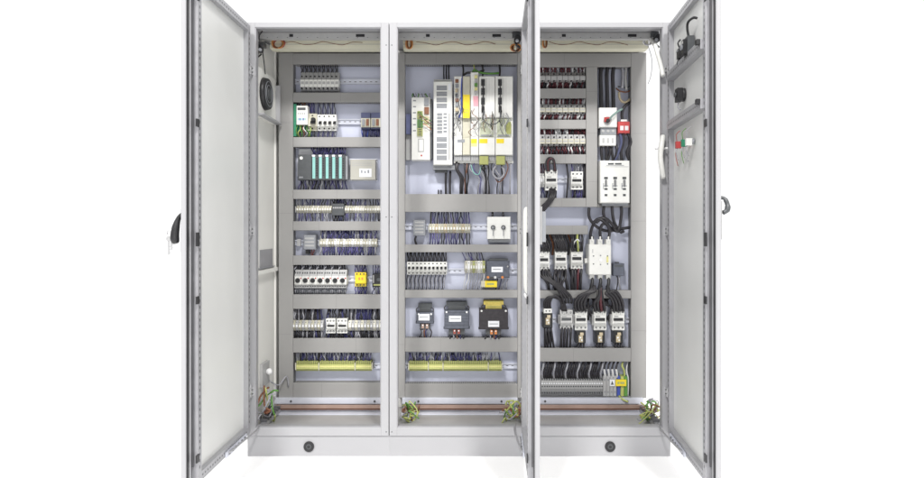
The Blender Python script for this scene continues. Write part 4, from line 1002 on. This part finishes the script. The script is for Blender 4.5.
for k, mm in enumerate((bluep, wygr, wgreen)):
    m = MB(); m.chamf(617 + 3.6 * k, 376.5, 620.4 + 3.6 * k, 396.5, .39, .05, mm, .002); m.build('terminal_block', t)
m = MB(); m.pbox(615.6, 379.8, 626.3, 386.2, .38, .008, yellow); m.pbox(617.5, 382, 619.5, 384, .3792, .0008, olive); m.pbox(620.3, 382, 624.5, 384, .3792, .0008, olive); m.build('yellow_sign', t)
m = MB(); m.tube([W(624.5, 377, .40), W(624, 370, .385), W(622, 366, .39), W(623, 361.5, .41)], .0055, wygr, 7); m.tube([W(628, 396, .40), W(628.4, 380, .395), W(626.5, 370, .40), W(628, 361.5, .41)], .004, wwhite, 7); m.build('earth_wire', t)
m = MB(); m.tube([W(619, 396, .39), W(622, 399, .36), W(628, 402, .34)], .005, wygr, 7); m.build('earth_tail', t)
m = MB(); m.pbox(609.8, 379.8, 614.9, 386.2, .378, .004, paper)
a, b, c = W(612.3, 380.8, .3772), W(610.8, 384.8, .3772), W(613.8, 384.8, .3772)
n = len(m.v); m.v += [tuple(a), tuple(b), tuple(c)]; m.face([n, n + 1, n + 2], m.mi(dgrey))
tagm(m.build('warning_sign'), 'tiny white sign with a dark triangle beside the yellow sign', 'sign')

# ------------------------------------------------------------------ corner clutter
# fan on the left wall
fx = BX[0] + .016
def yof(px, X): return -X / ((CX - px)) * FPX - CAM_D if False else (abs(X) / abs(px - CX)) * FPX - CAM_D
yc = .165; zc = 1.145 + (228 - 94) * S(yc)
t = thing('fan', (fx, yc, zc - .13), 'round black fan in a pale housing on the left side wall', 'fan')
m = MB(); m.box((fx + .0005, yc - .12, zc - .13), (fx + .02, yc + .20, zc + .12), beige_paint)
m.box((fx + .0201, yc - .12, zc - .13), (fx + .055, yc + .20, zc - .122), frame_steel); m.box((fx + .0201, yc + .195, zc - .12), (fx + .045, yc + .20, zc + .09), white_paint); m.build('housing', t)
m = MB(); m.cyl((fx + .0201, yc, zc), (1, 0, 0), .086, .022, black, 32, .08); fr = m.build('fan_ring', t)
m = MB(); m.cyl((fx + .0423, yc, zc), (1, 0, 0), .028, .006, dgrey, 16)
for k in range(3): m.tube([(fx + .0445, yc + (.025 + .02 * k) * math.cos(a), zc + (.025 + .02 * k) * math.sin(a)) for a in [R(q) for q in range(0, 360, 20)]], .0016, mgrey, 5, True, True)
m.build('fan_guard', fr)
m = MB(); m.tube([(fx + .03, yc - .02, zc + .1), (fx + .035, yc - .08, zc + .2), (fx + .03, yc - .12, zc + .26), (fx + .04, yc - .1, zc + .30)], .003, wblack, 6); m.build('cable', t)
# door switch and cable loops in the top corners
def corner(px, py, lab, mirror=1):
    t = thing('door_switch', W(px, py + 4, .09), lab, 'switch', 'door switches in the upper corners')
    m = MB(); m.pbox(px - 4.5, py - 8.5, px + 3, py - 4.2, .10, .05, dgrey); m.pcyl(px, py, 3.4, .07, .05, black, 16); m.build('body', t)
    m = MB(); m.pcyl(px, py, 1.6, .06, .0099, mgrey, 12); m.build('roller', t)
    m = MB(); m.tube([W(px, py - 3, .09), W(px + 4 * mirror, py - 8, .12), W(px + 9 * mirror, py - 6, .16)], .006, dgrey, 7); m.tube([W(px - 2, py + 2, .1), W(px - 3 * mirror, py + 7, .1), W(px + mirror, py + 4, .12)], .004, black, 6); m.build('cable', t)
corner(260.5, 50, 'black door switch in the top left corner of the left cabinet')
corner(517, 41, 'black door switch at the top right of the middle cabinet', -1)
corner(656, 40, 'black door switch in the top right corner of the right cabinet', -1)
def loops(px, py, n, w_, h_, yd, mats, lab, r=.0035):
    t = thing('cable_loop', W(px, py + h_, yd), lab, 'cable', 'coloured cable loops in the upper corners')
    for k in range(n):
        a0 = random.uniform(0, 1)
        m = MB(); m.tube([W(px + (w_ * random.uniform(.85, 1.1)) * math.cos(a) + k * .8, py + h_ * math.sin(a), yd + .01 * math.cos(a + k)) for a in [R(q) + a0 for q in range(0, 360, 45)]], r, mats[k % len(mats)], 6, True, True); m.build('coil_turn', t)
loops(277, 43.5, 4, 5.5, 4.5, .19, [worange, wbrown, worange, wred], 'orange and brown cable loops at the top left of the left cabinet')
loops(408.5, 43.5, 3, 2.5, 5, .19, [worange, wbrown], 'orange cable loops at the top left of the middle cabinet')
loops(514.5, 47.5, 4, 4, 3.5, .17, [worange, wbrown, wblack], 'orange and black cable loops below the middle door switch')
loops(544.5, 43, 2, 1.8, 4.5, .19, [worange, wbrown], 'thin orange loop at the top left of the right cabinet')
loops(647, 42, 3, 4, 3, .19, [wwhite, wgrey], 'white cable loops at the top right of the right cabinet')
# white corrugated hoses at the hinges
def hose(pts, r, lab, rings=True, name='conduit_hose', mm=wplast):
    m = MB(); m.tube(pts, r, mm, 12)
    tagm(m.build(name), lab, 'conduit')
hose([W(650, 38, .15), W(655, 45, .08), W(658, 55, .03), W(661, 66, -.01), W(663, 76, -.03)], .011, 'white hose bending from the top right corner onto the door')
hose([W(663, 136, -.02), W(661.5, 146, -.04), W(660.5, 156, -.04), W(661.5, 166, -.04), W(663.5, 178, -.02)], .013, 'short white hose hanging at the hinge side of the right door')
hose([W(526.5, 206, -.04), W(526, 214, -.06), W(526, 250, -.07), W(526.4, 285, -.06), W(528, 296, -.04)], .015, 'long white hose hanging vertically along the middle door hinge')
m = MB(); m.tube([W(522.5, 204, -.01), W(524.5, 205.5, -.05), W(528, 204, -.04)], .005, socketw, 8); m.tube([W(523, 284, -.03), W(524.8, 294, -.06), W(527, 297.5, -.08), W(529.5, 294, -.08), W(531, 285, -.06)], .006, socketw, 8)
tagm(m.build('hose_clip'), 'white V-shaped clip holding the long hose at the middle door', 'clip')
m = MB(); m.tube([W(661, 145.5, -.02), W(657, 149, 0), W(655, 148, 0)], .005, socketw, 8); m.tube([W(664, 148.5, -.02), W(668, 148, -.04)], .005, socketw, 8)
tagm(m.build('hose_clip'), 'white clip on the short hose beside the right door hinge', 'clip')
m = MB(); m.tube([W(648, 45, .2), W(652, 60, .2), W(651, 75, .22), W(648, 84, .3)], .0018, wgrey, 5)
tagm(m.build('thin_wire'), 'thin grey wire drooping in front of the white open side', 'wire')
# lower corners: earth cables
def tangle(x0, x1, y0, y1, n, mats, lab, yd=(.03, .25), r=.0038):
    t = thing('wire_tangle', W((x0 + x1) / 2, y1, sum(yd) / 2), lab, 'wires', 'earth wires in the lower corners')
    for k in range(n):
        pts = [W(random.uniform(x0, x1), random.uniform(y0, y1), random.uniform(*yd)) for _ in range(2)]
        a, b = pts; c = (a + b) / 2 + Vector((random.uniform(-.03, .03), random.uniform(-.02, .02), random.uniform(-.05, .03)))
        d = b + Vector((random.uniform(-.04, .04), 0, random.uniform(-.03, .02)))
        m = MB(); m.tube([a, c, b, d], r * random.uniform(.7, 1.4), mats[k % len(mats)], 6); m.build('wire', t)
    return t
EM = [wygr, wgreen, wgrey, wygr, wbrown, wygr]
tangle(257, 275, 382, 424, 16, [wgrey, wblack, wgreen, wgrey, wbrown, wygr], 'loose grey and green wires in the lower left corner of the left cabinet')
tangle(400, 420, 401, 421, 16, EM, 'yellow-green earth wires in the lower left corner of the middle cabinet', (.1, .28), .0036)
tangle(504, 523, 401, 421, 18, EM, 'yellow-green earth wires in the lower right corner of the middle cabinet', (.1, .28), .0036)
tangle(639, 663, 400, 422, 20, EM, 'yellow-green earth wires in the lower right corner of the right cabinet', (.06, .28), .0034)
def studs(px, py, y, lab, c=copper):
    t = thing('earth_stud', W(px, py + 3, y), lab, 'bolt', 'copper earth bolts')
    m = MB(); m.pcyl(px, py, 2.6, y, .012, c, 14); m.build('washer', t); m = MB(); m.pcyl(px, py, 1.5, y - .01, .0099, wbrown, 6); m.build('nut', t)
studs(655.5, 409.5, .14, 'copper earth bolt in the lower right corner of the right cabinet')
studs(404, 410, .14, 'copper earth bolt in the lower left corner of the middle cabinet')
studs(519.5, 410, .12, 'copper earth bolt in the lower right corner of the middle cabinet')
studs(267, 411, .10, 'reddish earth bolt in the lower left corner of the left cabinet', wred)
# clamp pieces along the left lower side, socket
yc = .2; z = 1.145 - (372 - 228) * S(yc)
t = thing('lamp_socket', (fx, yc, z - .05), 'white bulb-like socket on the lower left side wall', 'socket')
m = MB(); m.box((fx + .0005, yc - .055, z - .07), (fx + .016, yc + .06, z + .05), lgrey); m.build('plate', t)
m = MB(); m.sphere((fx + .03, yc + .01, z), .017, socketw, 14, 10); m.build('bulb', t)
m = MB(); m.tube([(fx + .02, yc + .05, z - .06), (fx + .05, yc + .12, z - .1), (fx + .08, yc + .16, z - .06), (fx + .09, yc + .17, z - .12)], .004, wgrey, 6); m.build('cable', t)
# clamp rails running front to back on the floor corners
for sx, X, lab in ((1, BX[0] + .06, 'dark clamp rail on the floor along the left side wall'), (-1, BX[3] - .05, 'dark clamp rail on the floor along the open right side')):
    m = MB(); m.box((X - .012, .06, .127), (X + .012, .34, .15), frame_steel)
    for k in range(7): m.box((X - .016, .07 + k * .038, .1501), (X + .016, .086 + k * .038, .166), dark_steel)
    tagm(m.build('clamp_rail'), lab, 'rail')
